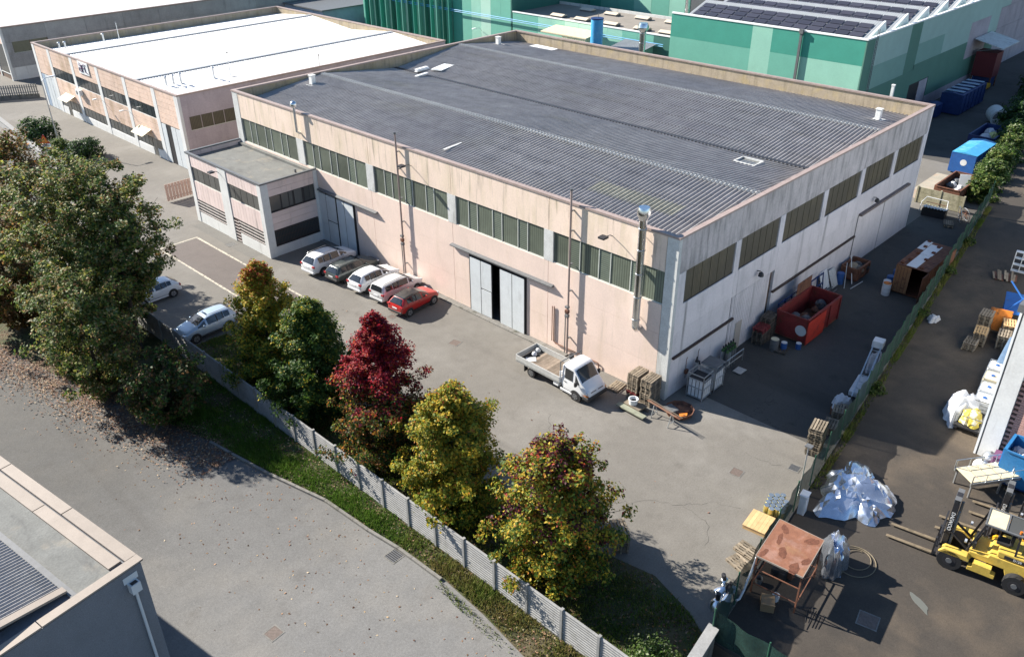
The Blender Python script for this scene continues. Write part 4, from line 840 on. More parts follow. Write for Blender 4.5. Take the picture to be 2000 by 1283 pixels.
# --- flatbed truck
tk = thing('flatbed_truck', 'white flatbed truck with an open wooden load bed by the warehouse wall', 'truck', (-3.02,6.15,0), -math.pi/2-.02)
st = [(.80,.98,.50,1.28,2.26,.90),(.98,1.0,.42,1.28,2.31,.92),(1.55,1.0,.40,1.26,2.31,.91),(1.80,1.0,.40,1.25,2.23,.89),(2.42,.99,.40,1.18,1.44,.88),(2.76,.96,.42,1.00,1.22,.82),(2.98,.86,.46,.86,.98,.74),(3.04,.78,.46,.70,.72,.66)]
rg = loft(st); shell(rg).build('cab', K['cw'], tk, 35); n = len(rg[0])
screen(rg[3], rg[4], .90).build('windscreen', K['carglass'], tk)
for j in (3, n-5):
    pane([(rg[1][j], rg[1][j+1], rg[3][j+1], rg[3][j])], .82).build('side_window', K['carglass'], tk); pane([(rg[3][j], rg[3][j+1], rg[4][j+1], rg[4][j])], .62).build('quarter_window', K['carglass'], tk)
bevel(MB().box(2.55,-.97,.34,3.12,.97,.66).build('bumper', K['plastic'], tk), .10, 3)
for s_ in (-1, 1):
    hl = bevel(MB().cbox(2.74,s_*.80,.86,.42,.30,.20).build('headlight', K['lamp'], tk), .07, 3); MB().cbox(2.80,s_*.83,.73,.40,.26,.06).build('indicator', K['amber'], hl)
    MB().cbox(2.93,s_*.34,.90,.16,.50,.06).build('grille', K['plastic'], tk)
    mr = bevel(MB().cbox(2.15,s_*1.16,1.42,.16,.22,.34).build('mirror', K['plastic'], tk), .05); MB().bar((2.15,s_*.98,1.30),(2.15,s_*1.1,1.35),.05,.05).build('arm', K['plastic'], mr)
    MB().cyl((2.0,s_*.78,.36),(2.0,s_*1.006,.36),.44,20).build('wheel_arch', K['plastic'], tk)
    wheel(tk,2.0,s_*1.01,.34,.24,s_,K['dgrey']); wheel(tk,-2.0,s_*.98,.34,.42,s_,K['dgrey'])
    MB().cbox(1.2,s_*.985,.42,1.0,.06,.14).build('sill', K['cw'], tk); MB().cbox(1.12,s_*1.005,1.12,.18,.03,.04).build('door_handle', K['plastic'], tk)
    MB().box(-2.62,s_*.70,.25,-2.55,s_*1.02,.72).build('mudflap', K['rubber'], tk)
MB().box(-3.2,-.42,.50,.9,-.30,.70).box(-3.2,.30,.50,.9,.42,.70).box(-2.1,-.8,.30,-1.9,.8,.42).build('chassis', K['black'], tk)
bevel(MB().box(.05,-.98,.42,.50,-.62,.78).build('toolbox', K['plw'], tk), .02)
b0, b1 = -3.35, .66
MB().box(b0,-1.05,.74,b1,1.05,.84).build('bed_frame', K['galv'], tk)
for k in range(15): MB().box(b0+.04+k*(b1-b0-.08)/15+.006,-1.0,.841,b0+.04+(k+1)*(b1-b0-.08)/15-.006,1.0,.875).build('plank', K['plank'], tk)
K['alside'] = mat('grey_aluminium_side', (.50,.51,.50), .5, metal=.3, noise=[(3,.1,U)])
for s_ in (-1, 1):
    dsd = MB().box(b0,s_*1.02,.86,b1,s_*1.07,1.27).build('drop_side', K['alside'], tk)
    for z in (.92,1.05,1.18): MB().box(b0+.02,s_*1.071,z,b1-.02,s_*1.085,z+.05).build('rib', K['alside'], dsd)
MB().box(b0-.05,-1.02,.86,b0-.002,1.02,1.27).build('tail_board', K['alside'], tk)
hb = MB().box(b1+.003,-1.06,.86,b1+.06,-.96,1.75).box(b1+.003,.96,.86,b1+.06,1.06,1.75).box(b1+.003,-.95,.86,b1+.05,.95,1.27).build('headboard', K['plw'], tk)
MB().tube([(b1+.03,-1.05,2.42),(b1+.03,1.05,2.42)],.035,8).bar((b1+.03,-1.0,1.7),(b1+.03,-1.0,2.42),.05,.05).bar((b1+.03,1.0,1.7),(b1+.03,1.0,2.42),.05,.05).build('ladder_rack', K['dgrey'], hb)
for k in range(3): MB().box(b1+.01,-.95,1.40+k*.12,b1+.05,.95,1.44+k*.12).build('crossbar', K['plw'], hb)
for x, y, s_, m_, lb, nm in ((-2.85,.25,.2,K['cloth'],'crumpled white bag in the truck bed','plastic_bag'),(-2.6,-.35,.34,K['plw'],'white sheet of paper card in the truck bed','paper_sheet'),(-3.0,.75,.22,K['conc'],'grey sack at the tail of the truck bed','sack')):
    wp = Matrix.Rotation(-math.pi/2-.02, 4, 'Z') @ Vector((x, y, 0)); t = thing(nm, lb, 'bag' if nm != 'paper_sheet' else 'sheet', (wp.x-3.02, wp.y+6.15, .876), random.uniform(0,3))
    if nm == 'paper_sheet': MB().box(-.25,-.35,0,.25,.35,.03).build('sheet', m_, t)
    else: MB().lathe([(.05,0),(s_,.02),(s_*1.05,.08),(s_*.7,.2),(.06,.26)],(0,0,0),9).build('body', m_, t, 60)
wp = Matrix.Rotation(-math.pi/2-.02, 4, 'Z') @ Vector((-2.9,.1,0)); t = thing('rubber_mat', 'dark rubber mat spread at the tail of the truck bed', 'mat', (wp.x-3.02, wp.y+6.15, .8755)); MB().box(-.9,-.38,0,.9,.38,.012).build('sheet', K['rubber'], t)

# --- lettering made of mesh
def lettering(txt, size, m_, parent, M4, name='lettering'):
    cu = bpy.data.curves.new('txt', 'FONT'); cu.body = txt; cu.size = size; cu.extrude = .004; cu.align_x = 'CENTER'; cu.align_y = 'CENTER'
    o = bpy.data.objects.new('txt', cu); C.objects.link(o); dg = bpy.context.evaluated_depsgraph_get(); me = bpy.data.meshes.new_from_object(o.evaluated_get(dg)); bpy.data.objects.remove(o); bpy.data.curves.remove(cu)
    me.materials.clear(); q = obj(name, me, m_, parent); q.matrix_local = M4; return q
def forklift(label, loc, rz, pm, covered):
    t = thing('forklift', label, 'forklift', loc, rz)
    bm = MB().prism([(-1.95,.55),(-.95,.55),(-.8,.95),(.55,.95),(.7,.5),(.75,1.25),(-.05,1.28),(-.1,1.45),(-1.95,1.5)],'y',-.72,.72).build('chassis', pm, t); bevel(bm,.03)
    bevel(MB().prism([(-2.75,.62),(-1.96,.48),(-1.96,1.62),(-2.45,1.60),(-2.75,1.3)],'y',-1.0,1.0).build('counterweight', pm, t),.12,3)
    MB().box(-2.70,-1.005,1.0,-1.97,1.005,1.14).build('stripe', K['black'], t)
    bevel(MB().box(-1.95,-.70,1.501,-.35,.70,1.86).build('engine_hood', pm if not covered else K['yelo'], t),.06)
    for s_ in (-1, 1):
        bevel(MB().prism([(-.55,.42),(.62,.42),(.62,.62),(.45,.66),(.45,.92),(-.35,.92),(-.35,.66),(-.55,.62)],'y',s_*.73,s_*1.05).build('step', pm, t),.02)
        bevel(MB().prism([(.62,.98),(.75,1.14),(1.75,1.14),(1.95,.90),(1.95,.84),(.62,.86)],'y',s_*.66,s_*1.08).build('fender', pm, t),.03)
        for x, r, wd in ((1.40,.54,.44),(-1.40,.50,.36)):
            wl = MB().cyl((x,s_*(.64 if x > 0 else .70),r),(x,s_*(.64+wd if x > 0 else .70+wd),r),r,24).build('wheel', K['rubber'], t, 40); y = s_*((.64 if x > 0 else .70)+wd)
            MB().cyl((x,y-s_*.10,r),(x,y+s_*.004,r),r*.56,18).build('rim', K['black'], wl); MB().cyl((x,y,r),(x,y+s_*.03,r),r*.26,12).build('hub', K['dgrey'], wl)
            for k in range(14): a_ = k*2*math.pi/14; MB().bar((x+math.cos(a_)*r*.99,y-s_*.01,r+math.sin(a_)*r*.99),(x+math.cos(a_+.18)*r*.99,y-s_*.16,r+math.sin(a_+.18)*r*.99),.06,.04).build('lug', K['rubber'], wl)
        for p, q in (((.85,1.15),(.42,3.0)),((-1.05,1.80),(-1.0,3.0))): MB().bar((p[0],s_*.64,p[1]),(q[0],s_*.64,q[1]),.08,.09).build('guard_post', K['black'], t)
        ms = MB().box(1.72,s_*.34,.12,1.95,s_*.50,3.62).build('mast_channel', K['black'], t); MB().box(1.78,s_*.22,.3,1.90,s_*.32,3.45).build('inner_channel', K['dgrey'], ms)
        MB().cyl((1.62,s_*.42,.25),(1.62,s_*.42,3.0),.065,10).build('lift_cylinder', K['dgrey'], t); MB().bar((.8,s_*.5,1.1),(1.7,s_*.46,1.75),.09,.09).build('tilt_cylinder', K['black'], t)
        fk = MB().box(2.14,s_*.40,.10,2.22,s_*.58,1.15).build('fork', K['black'], t); MB().prism([(2.2,.10),(4.35,.10),(4.35,.12),(2.2,.18)],'y',s_*.40,s_*.58).build('blade', mat('worn_fork_steel',(.17,.135,.09),.7,noise=[(4,.3,U)]) if 'fkm' not in K else K['fkm'], fk)
        MB().cyl((.95,s_*.72,1.75),(1.05,s_*.72,1.75),.10,12).build('work_light', K['lamp'], t)
    MB().box(1.70,-.5,3.45,1.97,.5,3.64).build('mast_head', K['galv'] if 0 else K['dgrey'], t); MB().box(1.96,-.16,3.641,1.74,.16,3.66).build('mast_slot', K['black'], t)
    MB().box(1.62,-.5,.12,1.71,.5,.32).box(1.62,-.5,1.9,1.71,.5,2.05).build('mast_crossbar', K['black'], t)
    cr = MB().box(2.02,-1.0,.52,2.13,1.0,.68).box(2.02,-1.0,.98,2.13,1.0,1.12).build('carriage', K['black'], t)
    for k in range(7): MB().box(2.06,-.96+k*.31,1.12,2.11,-.90+k*.31,1.75).build('backrest_bar', K['black'], cr)
    MB().box(2.05,-.98,1.751,2.12,.98,1.80).build('backrest_rail', K['black'], cr)
    gr = MB().box(-1.08,-.70,3.0,.50,-.62,3.07).box(-1.08,.62,3.0,.50,.70,3.07).box(.44,-.62,3.0,.50,.62,3.07).box(-1.08,-.62,3.0,-1.0,.62,3.07).box(-.42,-.62,3.0,-.35,.62,3.07).build('overhead_guard', K['dgrey'], t)
    MB().box(-.34,-.61,3.02,.43,.61,3.04).build('roof_pane', K['canopy'], gr); MB().box(-.99,-.61,3.02,-.43,.61,3.04).build('roof_pane', K['glassd'], gr)
    bevel(MB().box(-.75,-.28,1.87,-.18,.28,2.02).build('seat', K['rubber'], t),.04); bevel(MB().box(-.85,-.28,2.0,-.70,.28,2.55).build('seat_back', K['rubber'], t),.04)
    MB().tube([(.42,.2*math.cos(k),2.08+.14*math.sin(k)) for k in np.linspace(0,6.283,14)],.018,6).build('steering_wheel', K['black'], t); MB().bar((.62,0,1.2),(.43,0,2.05),.05,.05).build('steering_column', K['black'], t)
    MB().box(.55,-.5,1.25,.66,.5,1.62).build('dashboard', K['black'], t)
    MB().cyl((-1.75,-.45,1.86),(-1.75,-.45,2.35),.05,10).build('exhaust', K['black'], t); MB().cyl((-1.55,.25,1.88),(-1.55,.25,2.12),.17,14).build('air_filter', K['black'], t)
    MB().cyl((-.95,.5,3.07),(-.95,.5,3.2),.06,10).build('beacon', K['amber'], t)
    MB().box(-1.75,.701,1.56,-.65,.712,1.74).build('name_strip', K['black'], t)
    Fy = Matrix.Translation((-1.2,.718,1.65)) @ Matrix.Rotation(math.pi, 4, 'Z') @ Matrix.Rotation(math.pi/2, 4, 'X'); lettering('D120', .16, K['text'], t, Fy)
    Fm = Matrix.Translation((1.835,.506,2.35)) @ Matrix.Rotation(math.pi, 4, 'Z') @ Matrix.Rotation(math.pi/2, 4, 'X') @ Matrix.Rotation(-math.pi/2, 4, 'Z'); lettering('DAEWOO', .24, K['text'], t, Fm)
    if covered: MB().lathe([(.72,-.01),(.73,.0),(.73,1.4),(.6,1.41)],(0,0,0),18).build('rolled_cover', K['brownrust'], t, 40).matrix_local = Matrix.Translation((-.9,.72,2.2)) @ Matrix.Rotation(math.pi/2, 4, 'X') @ Matrix.Diagonal((.8,.5,1,1))
    return t
K['fkm'] = mat('worn_fork_steel', (.17,.135,.09), .7, noise=[(4,.3,U)])
f1 = forklift('yellow forklift with lowered forks pointing at the foil heap', (-2.62,-20.2,ZR), R(98.2), K['yellow'], False)
f2 = forklift('orange-yellow forklift with a rolled cover close beside the first one', (-.35,-21.75,ZR), R(98.2), K['yelo'], True)
f3 = forklift('third yellow forklift standing against the loading ramp', (2.0,-22.6,ZR), R(98.2), K['yellow'], False)
# ================================================================ fences and walls
cf = thing('concrete_fence', 'grey ribbed concrete fence of stacked slabs and posts along the verge', 'fence', (-19,-13.0,0))
pr = [(0,.0)]
for k in range(3): pr += [(.0,.012+k*.155),(-.04,.05+k*.155),(-.04,.11+k*.155),(.0,.148+k*.155)]
pr += [(0,.468),(.05,.468),(.05,.0)]
slm = MB().prism(pr,'y',.072,2.068).mesh('slab'); slm.materials.append(K['fconc'])
pom = MB().box(-.09,-.07,0,.09,.07,1.98).mesh('post'); pom.materials.append(K['fconc'])
for k in range(28):
    y = -1.06+k*2.14+(-7.64+13+1.06) - 2.14*2
    if k: obj('post', pom, None, cf, loc=(0,y,random.uniform(-.02,.01)))
    else: obj('post', pom, None, cf, loc=(0,y,0))
    if k < 27:
        for j in range(4): obj('slab', slm, None, cf, loc=(0,y,.02+j*.475))
mf = thing('mesh_fence', 'green netting fence on thin posts at the edge of the raised yard', 'fence', (0,0,0))
def net(p, q, z0, h):
    p = Vector(p); q = Vector(q); d = q-p; n_ = Vector((-d.y,d.x,0)).normalized(); mb = MB(); nu, nv = 8, 4
    f0 = random.uniform(0,6)
    for j in range(nv+1):
        for i in range(nu+1):
            u, v = i/nu, j/nv; b = p+d*u; sag = -.10*math.sin(math.pi*u)*v
            mb.v.append(tuple(b+n_*(.07*math.sin(u*9+f0+v*2)*math.sin(math.pi*u))+Vector((0,0,z0+h*v+sag))))
    for j in range(nv):
        for i in range(nu): a = j*(nu+1)+i; mb.f.append((a,a+1,a+nu+2,a+nu+1))
    mb.build('netting', K['netting'], mf, 60, fix=False)
xs = np.linspace(-15.4, 47.5, 26)
for i, x in enumerate(xs):
    MB().cyl((x,FY(x),ZR-.1),(x,FY(x),ZR+2.12),.035,8).build('post', K['greenfence'], mf)
    if i < 25: net((x,FY(x),0),(xs[i+1],FY(xs[i+1]),0),ZR+.02,2.0)
for k in range(5):
    y = FY(-15.4)-k*2.5; 
    if k: MB().cyl((-15.2,y,ZR-.1),(-15.2,y,ZR+1.9),.035,8).build('post', K['greenfence'], mf)
    if k < 4: net((-15.2,y,0),(-15.2,y-2.5,0),ZR+.02,1.75)
t = thing('retaining_wall', 'low concrete retaining wall under the green netting', 'wall', (0,0,0)); MB().prism([(-15.4,FY(-15.4)-.05),(47.5,FY(47.5)-.05),(47.5,FY(47.5)+.12),(-15.4,FY(-15.4)+.12)],'z',-.02,ZR+.06).build('wall', K['kerb'], t)
t = thing('boundary_wall', 'thick weathered concrete wall end joining the two fences', 'wall', (0,0,0)); MB().prism([(-15.5,-13.35),(-15.45,-12.95),(-19.4,-13.55),(-19.4,-13.95)],'z',0,2.15).build('wall', K['kerb'], t); MB().prism([(-15.4,-13.42),(-15.36,-12.9),(-19.5,-13.5),(-19.5,-14.02)],'z',2.151,2.25).build('cap', K['fconc'], t)
t = thing('low_wall', 'low grey concrete wall with shrubs behind it beside the warning sign', 'wall', (0,0,0)); MB().prism([(-9.7,74.5),(-9.45,74.4),(-7.4,100),(-7.65,100.1)],'z',0,1.05).build('wall', K['greywall'], t); MB().prism([(-9.85,74.5),(-9.3,74.4),(-7.25,100),(-7.8,100.1)],'z',1.051,1.13).build('cap', K['fconc'], t); MB().prism([(-10.3,74.5),(-10.0,74.5),(-8.0,100),(-8.3,100.1)],'z',-.03,.12).build('footing', K['kerb'], t)
t = thing('slatted_gate', 'brown slatted gate closing the gap behind the annexe', 'gate', (-5.6,57.0,0))
for k in range(18): MB().box(k*.34,0,.15,k*.34+.28,.05,1.9).build('slat', mat('gate_brown',(.46,.35,.30),.8) if k == 0 else bpy.data.materials['gate_brown'], t)
MB().box(0,.055,.4,6.1,.1,.48).box(0,.055,1.5,6.1,.1,1.58).build('rail', K['brown'], t)
# ================================================================ fittings on the warehouse
t = thing('steel_flue', 'shiny steel flue climbing the pink wall near the corner', 'flue', (-.43,2.38,4.9))
MB().cyl((0,0,0),(0,0,7.2),.25,20).build('pipe', K['chrome'], t, 40); MB().lathe([(.25,0),(.42,.35),(.44,.55),(.34,.8),(.30,.8)],(0,0,7.2),20).build('cowl', K['blueb'] if 0 else K['chrome'], t, 40)
MB().tube([(0,0,.05),(0,0,-.12),(.12,0,-.3),(.42,0,-.3)],.24,14).build('elbow', K['chrome'], t, 50)
for z in (.4,2.0,3.6,5.2,6.6): MB().cyl((0,0,z),(0,0,z+.07),.275,20).build('band', K['galv'], t)
for z in (.5,3.7,6.0): MB().bar((.2,.0,z),(.42,.12,z),.04,.04).build('bracket', K['dgrey'], t)
for y, lb in ((25.75,'thin twin vent pipes on the pink wall above the parked cars'),(8.12,'thin twin vent pipes on the pink wall behind the truck')):
    t = thing('vent_pipe', lb, 'pipes', (-.28,y,0)); MB().tube([(0,0,.3),(0,0,12.4)],.075,9).build('pipe', K['coping'], t); MB().tube([(-.02,.2,.3),(-.02,.2,3.4),(0,.08,3.7)],.04,7).build('branch', K['dgrey'], t)
    for z, s_ in ((3.3,.22),(3.65,.26),(4.0,.16)): bevel(MB().cbox(-.03,.05,z,.22,.3,s_).build('valve', K['brownrust'] if s_ > .25 else K['dgrey'], t),.03)
    for z in (1.5,5.2,7.2,9.6,11): MB().box(0,-.09,z,.275,.09,z+.05).build('clip', K['dgrey'], t)
    MB().cyl((0,0,12.4),(0,0,12.55),.1,9).build('cap', K['dgrey'], t)
def flood(x, y, z, lb, L_=.75):
    t = thing('floodlight', lb, 'lamp', (x,y,z)); MB().tube([(0,0,-.15),(-.35*L_,0,.0),(-L_,0,.05)],.03).build('arm', K['dgrey'], t); bevel(MB().box(-L_-.45,-.25,.0,-L_+.05,.25,.14).build('head', K['black'], t),.03); MB().box(-L_-.42,-.22,-.012,-L_+.02,.22,-.001).build('lens', K['lamp'], t)
flood(-.01,4.9,10.3,'black floodlight on the pink fascia near the steel flue'); flood(-.01,24.4,10.3,'black floodlight on the pink fascia above the parked cars'); flood(AX-.02,44.5,6.4,'black floodlight on the annexe roof edge',.5)
t = thing('vent_cowl', 'silver ball cowl on a stub pipe at the parapet above the annexe', 'vent', (-.35,39.4,9.6)); MB().tube([(.3,0,0),(0,0,.2),(0,0,2.3)],.11,9).build('pipe', K['galv'], t); MB().lathe([(.05,-.05),(.25,.1),(.3,.3),(.22,.5),(.05,.6)],(0,0,2.3),14).build('cowl', K['chrome'], t, 60)
t = thing('wall_pipe', 'brown pipe running low along the pink wall behind the truck', 'pipe', (0,0,0)); MB().tube([(-.08,9.55,3.45),(-.08,9.55,.62),(-.1,9.3,.55),(-.1,5.5,.55),(-.1,5.4,.5),(-.1,5.4,.05)],.035,7).tube([(-.08,9.72,3.4),(-.08,9.72,.6)],.03,7).build('pipe', K['brownrust'], t)
t = thing('litter_bin', 'small grey cylindrical bin between truck and wall', 'bin', (-.75,7.3,.0)); MB().cyl((0,0,0),(0,0,.75),.19,14).build('drum', K['dgrey'], t); MB().cyl((0,0,.751),(0,0,.76),.16,14).build('opening', K['black'], t)
t = thing('rubble_lump', 'lump of broken concrete at the foot of the pink wall', 'rubble', (-.75,9.9,0)); bevel(MB().add([(-.3,-.2,0),(.3,-.25,0),(.35,.2,0),(-.25,.25,0),(-.2,-.1,.18),(.2,-.15,.22),(.15,.15,.15)],[(0,1,5,4),(1,2,6,5),(2,3,6),(3,0,4,6),(4,5,6),(3,2,1,0)]).build('stone', K['conc'], t),.02)
for x, lb in ((10.3,'small dark lamp on the shaded flank above the ribbed door'),(29.3,'small dark lamp on the shaded flank above the rearmost door')):
    t = thing('bulkhead_lamp', lb, 'lamp', (x,-.003,5.6)); MB().bar((0,0,.1),(0,-.3,.15),.05,.05).build('arm', K['black'], t); MB().lathe([(.05,.12),(.17,.0),(.2,-.2),(.12,-.25)],(0,-.35,0),12).build('shade', K['black'], t, 40)
for i, x in enumerate((2.2,3.6)):
    t = thing('gas_regulator', ['rusty tap bracket on the flank wall nearest the building corner','dark gas regulator on the flank wall behind the white crates'][i], 'tap', (x,-.004,1.2)); MB().tube([(0,-.05,-.5),(0,-.05,1.0),(.08,-.05,1.1)],.02,6).build('pipe', K['brownrust'], t); bevel(MB().box(-.15,-.2,-.1,.15,-.03,.2).build('body', K['brownrust'] if i == 0 else K['black'], t),.03)
# ================================================================ pallets
def pallet_meshes(m_):
    b = MB().box(-.6,-.055,.122,.6,.055,.144).mesh('board'); b.materials.append(m_)
    r = MB().prism([(-.6,0),(.6,0),(.6,.098),(.455,.098),(.455,.024),(.0725,.024),(.0725,.098),(-.0725,.098),(-.0725,.024),(-.455,.024),(-.455,.098),(-.6,.098)],'y',-.05,.05).mesh('runner'); r.materials.append(m_)
    s = MB().box(-.07,-.4,.099,.07,.4,.1205).mesh('stringer'); s.materials.append(m_); return b, r, s
PM = {k: pallet_meshes(K[k]) for k in ('wood','woodn')}
K['redwood'] = mat('red_painted_wood', (.20,.035,.035), .8, noise=[(4,.25,U)], rand=.3); PM['redwood'] = pallet_meshes(K['redwood']); K['darkwood'] = mat('dark_pallet_wood', (.115,.095,.075), .9, noise=[(4,.2,U)], rand=.3); PM['darkwood'] = pallet_meshes(K['darkwood'])
def pallet(x, y, z, rz, label, kind='wood', group=None, tilt=0):
    t = thing('pallet', label, 'pallet', (x,y,z), rz, group); b, r, s = PM[kind]
    if tilt: t.rotation_euler = (tilt[0], tilt[1], rz)
    for k in range(5): obj('board', b, None, t, loc=(random.uniform(-.008,.008), -.345+k*.1725, 0))
    for k in range(3): obj('runner', r, None, t, loc=(0, -.35+k*.35, 0)); obj('stringer', s, None, t, loc=(-.53+k*.53, 0, 0))
    return t
ORD = 'first second third fourth fifth sixth seventh eighth ninth tenth eleventh twelfth thirteenth'.split()
def stack(x, y, z, n, rz, where, kind='wood', odd={}):
    for i in range(n):
        pallet(x+random.uniform(-.03,.03), y+random.uniform(-.03,.03), z+i*.146, rz+random.uniform(-.03,.03), f'{ {"wood":"grey","woodn":"pale","redwood":"red","darkwood":"brown"}[odd.get(i,kind)] } pallet, {ORD[i]} up in the stack {where}', odd.get(i,kind), 'pallets stacked '+where)
stack(-.80,1.62,0,13,0,'nearer the truck at the wall corner',odd={2:'redwood',3:'redwood'}); stack(-.78,.60,0,13,.02,'right at the sunny wall corner')
pallet(-.95,3.15,0,.1,'single bare pallet lying flat between truck and pallet stacks')
stack(10.9,-.75,0,9,.05,'before the ribbed door of the flank','darkwood',{7:'redwood',8:'redwood'}); stack(12.0,-.7,0,12,.1,'tucked behind the red skip','darkwood')
stack(1.75,-9.55,0,13,.2,'tallest against the netting'); stack(4.3,-9.3,0,4,.2,'low beside the tallest one'); stack(6.0,-9.1,0,5,.3,'third by the netting')
stack(19.3,-12.75,ZR,7,.15,'at the front of the raised yard','wood',{6:'woodn'}); stack(20.9,-12.45,ZR,11,.1,'highest beside the orange board'); stack(19.9,-14.1,ZR,7,.2,'by the blue tank'); stack(21.4,-13.9,ZR,8,.3,'behind the blue tank','wood',{7:'woodn'}); stack(18.2,-12.55,ZR,4,.1,'lowest in the raised yard')
pallet(-8.35,-11.0,0,1.42,'lowest of two grey pallets lying along the netting','wood'); pallet(-8.4,-11.02,.146,1.47,'upper of two grey pallets lying along the netting','wood'); pallet(-9.35,-11.15,0,1.3,'broken grey pallet pushed against the flat pair at the netting','wood')
for i in range(9): pallet(-12.5,-5.9,i*.146,.9+random.uniform(-.04,.04),f'grey pallet, {ORD[i]} up in the pile behind the maroon-topped tree','wood','pallets piled behind the last autumn tree')
pallet(42.0,-2.9,0,.3,'pale pallet on the ground at the far end of the netting','wood'); pallet(42.1,-2.8,.146,.35,'pallet on top of the pale one at the far end of the netting','wood')
# plywood deck crate
t = thing('wooden_crate', 'new pale wooden crate lid lying by the netting', 'crate', (-6.15,-10.38,0), .12)
for k in range(6): MB().box(-.75,-.62+k*.208,.24,.75,-.62+k*.208+.20,.27).build('board', K['woodn'], t)
for k in range(3): MB().box(-.72+k*.67,-.6,0,-.62+k*.67,.6,.239).build('batten', K['woodn'], t)
# tins
pallet(-4.55,-10.5,0,.25,'thin dark pallet carrying the shiny tins','darkwood'); ct = 0
cm = MB().cyl((0,0,0),(0,0,.46),.155,16).mesh('can'); cm.materials.append(K['tiny']); lm = MB().cyl((0,0,.461),(0,0,.475),.15,16).mesh('lid'); lm.materials.append(K['tin'])
for i in range(5):
    for j in range(4):
        if (i, j) in ((4,0),(4,3)): continue
        u, v = (i-2)*.31+(.15 if j % 2 else 0), (j-1.5)*.28; x = -4.55+u*math.cos(.25)-v*math.sin(.25); y = -10.5+u*math.sin(.25)+v*math.cos(.25)
        t = thing('tin_can', 'tall brassy tin with a silver lid on the pallet by the netting', 'tin', (x,y,.145), 0, 'tins standing on the pallet by the netting'); obj('can', cm, None, t); obj('lid', lm, None, t)
# bay lamps
for i, (x, y, rx, lb) in enumerate(((-12.45,-11.75,0,'silver dome lamp upright at the outer end of the lamp heap'),(-11.75,-11.55,.5,'silver dome lamp tilted in the middle of the lamp heap'),(-11.05,-11.35,-.3,'silver dome lamp with black top nearest the grey pallets'),(-12.1,-12.15,.9,'silver dome lamp lying on its side against the netting'),(-11.35,-11.95,-.8,'silver dome lamp wedged between heap and netting'))):
    t = thing('bay_lamp', lb, 'lamp', (x,y,.02+abs(rx)*.25), i*.7); t.rotation_euler = (rx,0,i*.7); MB().lathe([(.42,0),(.41,.03),(.33,.2),(.2,.38),(.12,.45)],(0,0,0),22).build('reflector', K['chrome'], t, 50); MB().cyl((0,0,.45),(0,0,.85),.11,14).build('ballast', K['black'], t)
# lamp post and white cabinet on the netting line
t = thing('yard_lamp', 'slim grey pole with a small floodlight at the netting', 'lamp post', (-3.75,-11.25,0)); MB().cyl((0,0,0),(0,0,4.35),.05,10,.035).build('pole', K['galv'], t); MB().box(-.08,-.18,4.3,.22,.18,4.38).build('head', K['dgrey'], t)
t = thing('meter_cabinet', 'white meter cabinet in the raised yard by the netting', 'cabinet', (-5.0,-12.05,ZR), .14); bevel(MB().box(-.25,-.18,0,.25,.18,1.2).build('case', K['plw'], t),.02); MB().box(-.28,-.22,1.201,.28,.22,1.26).build('cap', K['plw'], t)
# ================================================================ corner workbench group
t = thing('work_platform', 'grey-green planks on a low base beside the pallet stacks', 'platform', (-2.25,.75,0), -.05)
MB().box(-.5,-.8,0,-.4,.8,.2).box(.4,-.8,0,.5,.8,.2).build('bearer', K['darkwood'], t); MB().box(-.62,-1.2,.201,-.22,1.0,.28).build('plank', mat('mossy_plank',(.24,.25,.19),.9,noise=[(5,.2,U)]), t); MB().box(-.18,-.55,.201,.62,.75,.33).build('board', K['wood'], t)
t = thing('plastic_tub', 'white round tub standing on the grey planks', 'tub', (-2.1,.95,.335)); MB().lathe([(.22,0),(.27,.02),(.30,.33),(.33,.34),(.33,.4),(.27,.4),(.25,.1),(.05,.08)],(0,0,0),20).build('tub', K['plw'], t, 40); MB().cyl((0,0,.2),(0,0,.205),.24,18).build('contents', K['black'], t)
t = thing('trestle', 'steel trestle carrying rusty bars by the building corner', 'trestle', (-1.95,-1.1,0), -.12)
for y in (-.85,.55):
    lg_ = MB().bar((-.3,y,0),(-.06,y,.86),.05,.05).bar((.3,y,0),(.06,y,.86),.05,.05).bar((-.22,y,.25),(.22,y,.25),.04,.04).build('leg', K['galv'], t)
MB().bar((0,-1.25,.9),(0,1.0,.9),.1,.08).build('beam', K['wood'], t)
for k in range(3): MB().tube([(-.12+k*.12,-1.6,.97),(-.12+k*.12,1.1,.97)],.025,6).build('bar', [K['rust'],K['brownrust'],K['wood']][k], t)
t = thing('rusty_hopper', 'orange rusted steel trough lying by the building corner', 'trough', (-.55,-1.55,0), -.3)
MB().lathe([(.65,.0),(.88,.10),(.95,.36),(.91,.36),(.82,.14),(.1,.09)],(0,0,0),10).build('bowl', K['brownrust'], t); MB().prism([(-.6,-.7),(-.1,-.85),(.1,-.65),(-.4,-.45)],'z',.37,.40).build('rim_plate', K['orange'], t); MB().box(-.4,-.4,.15,.4,.4,.30).build('scrap', K['brownrust'], t); bevel(MB().box(-.9,-.2,.3,-.2,.6,.48).build('plate', K['dgrey'], t),.02)
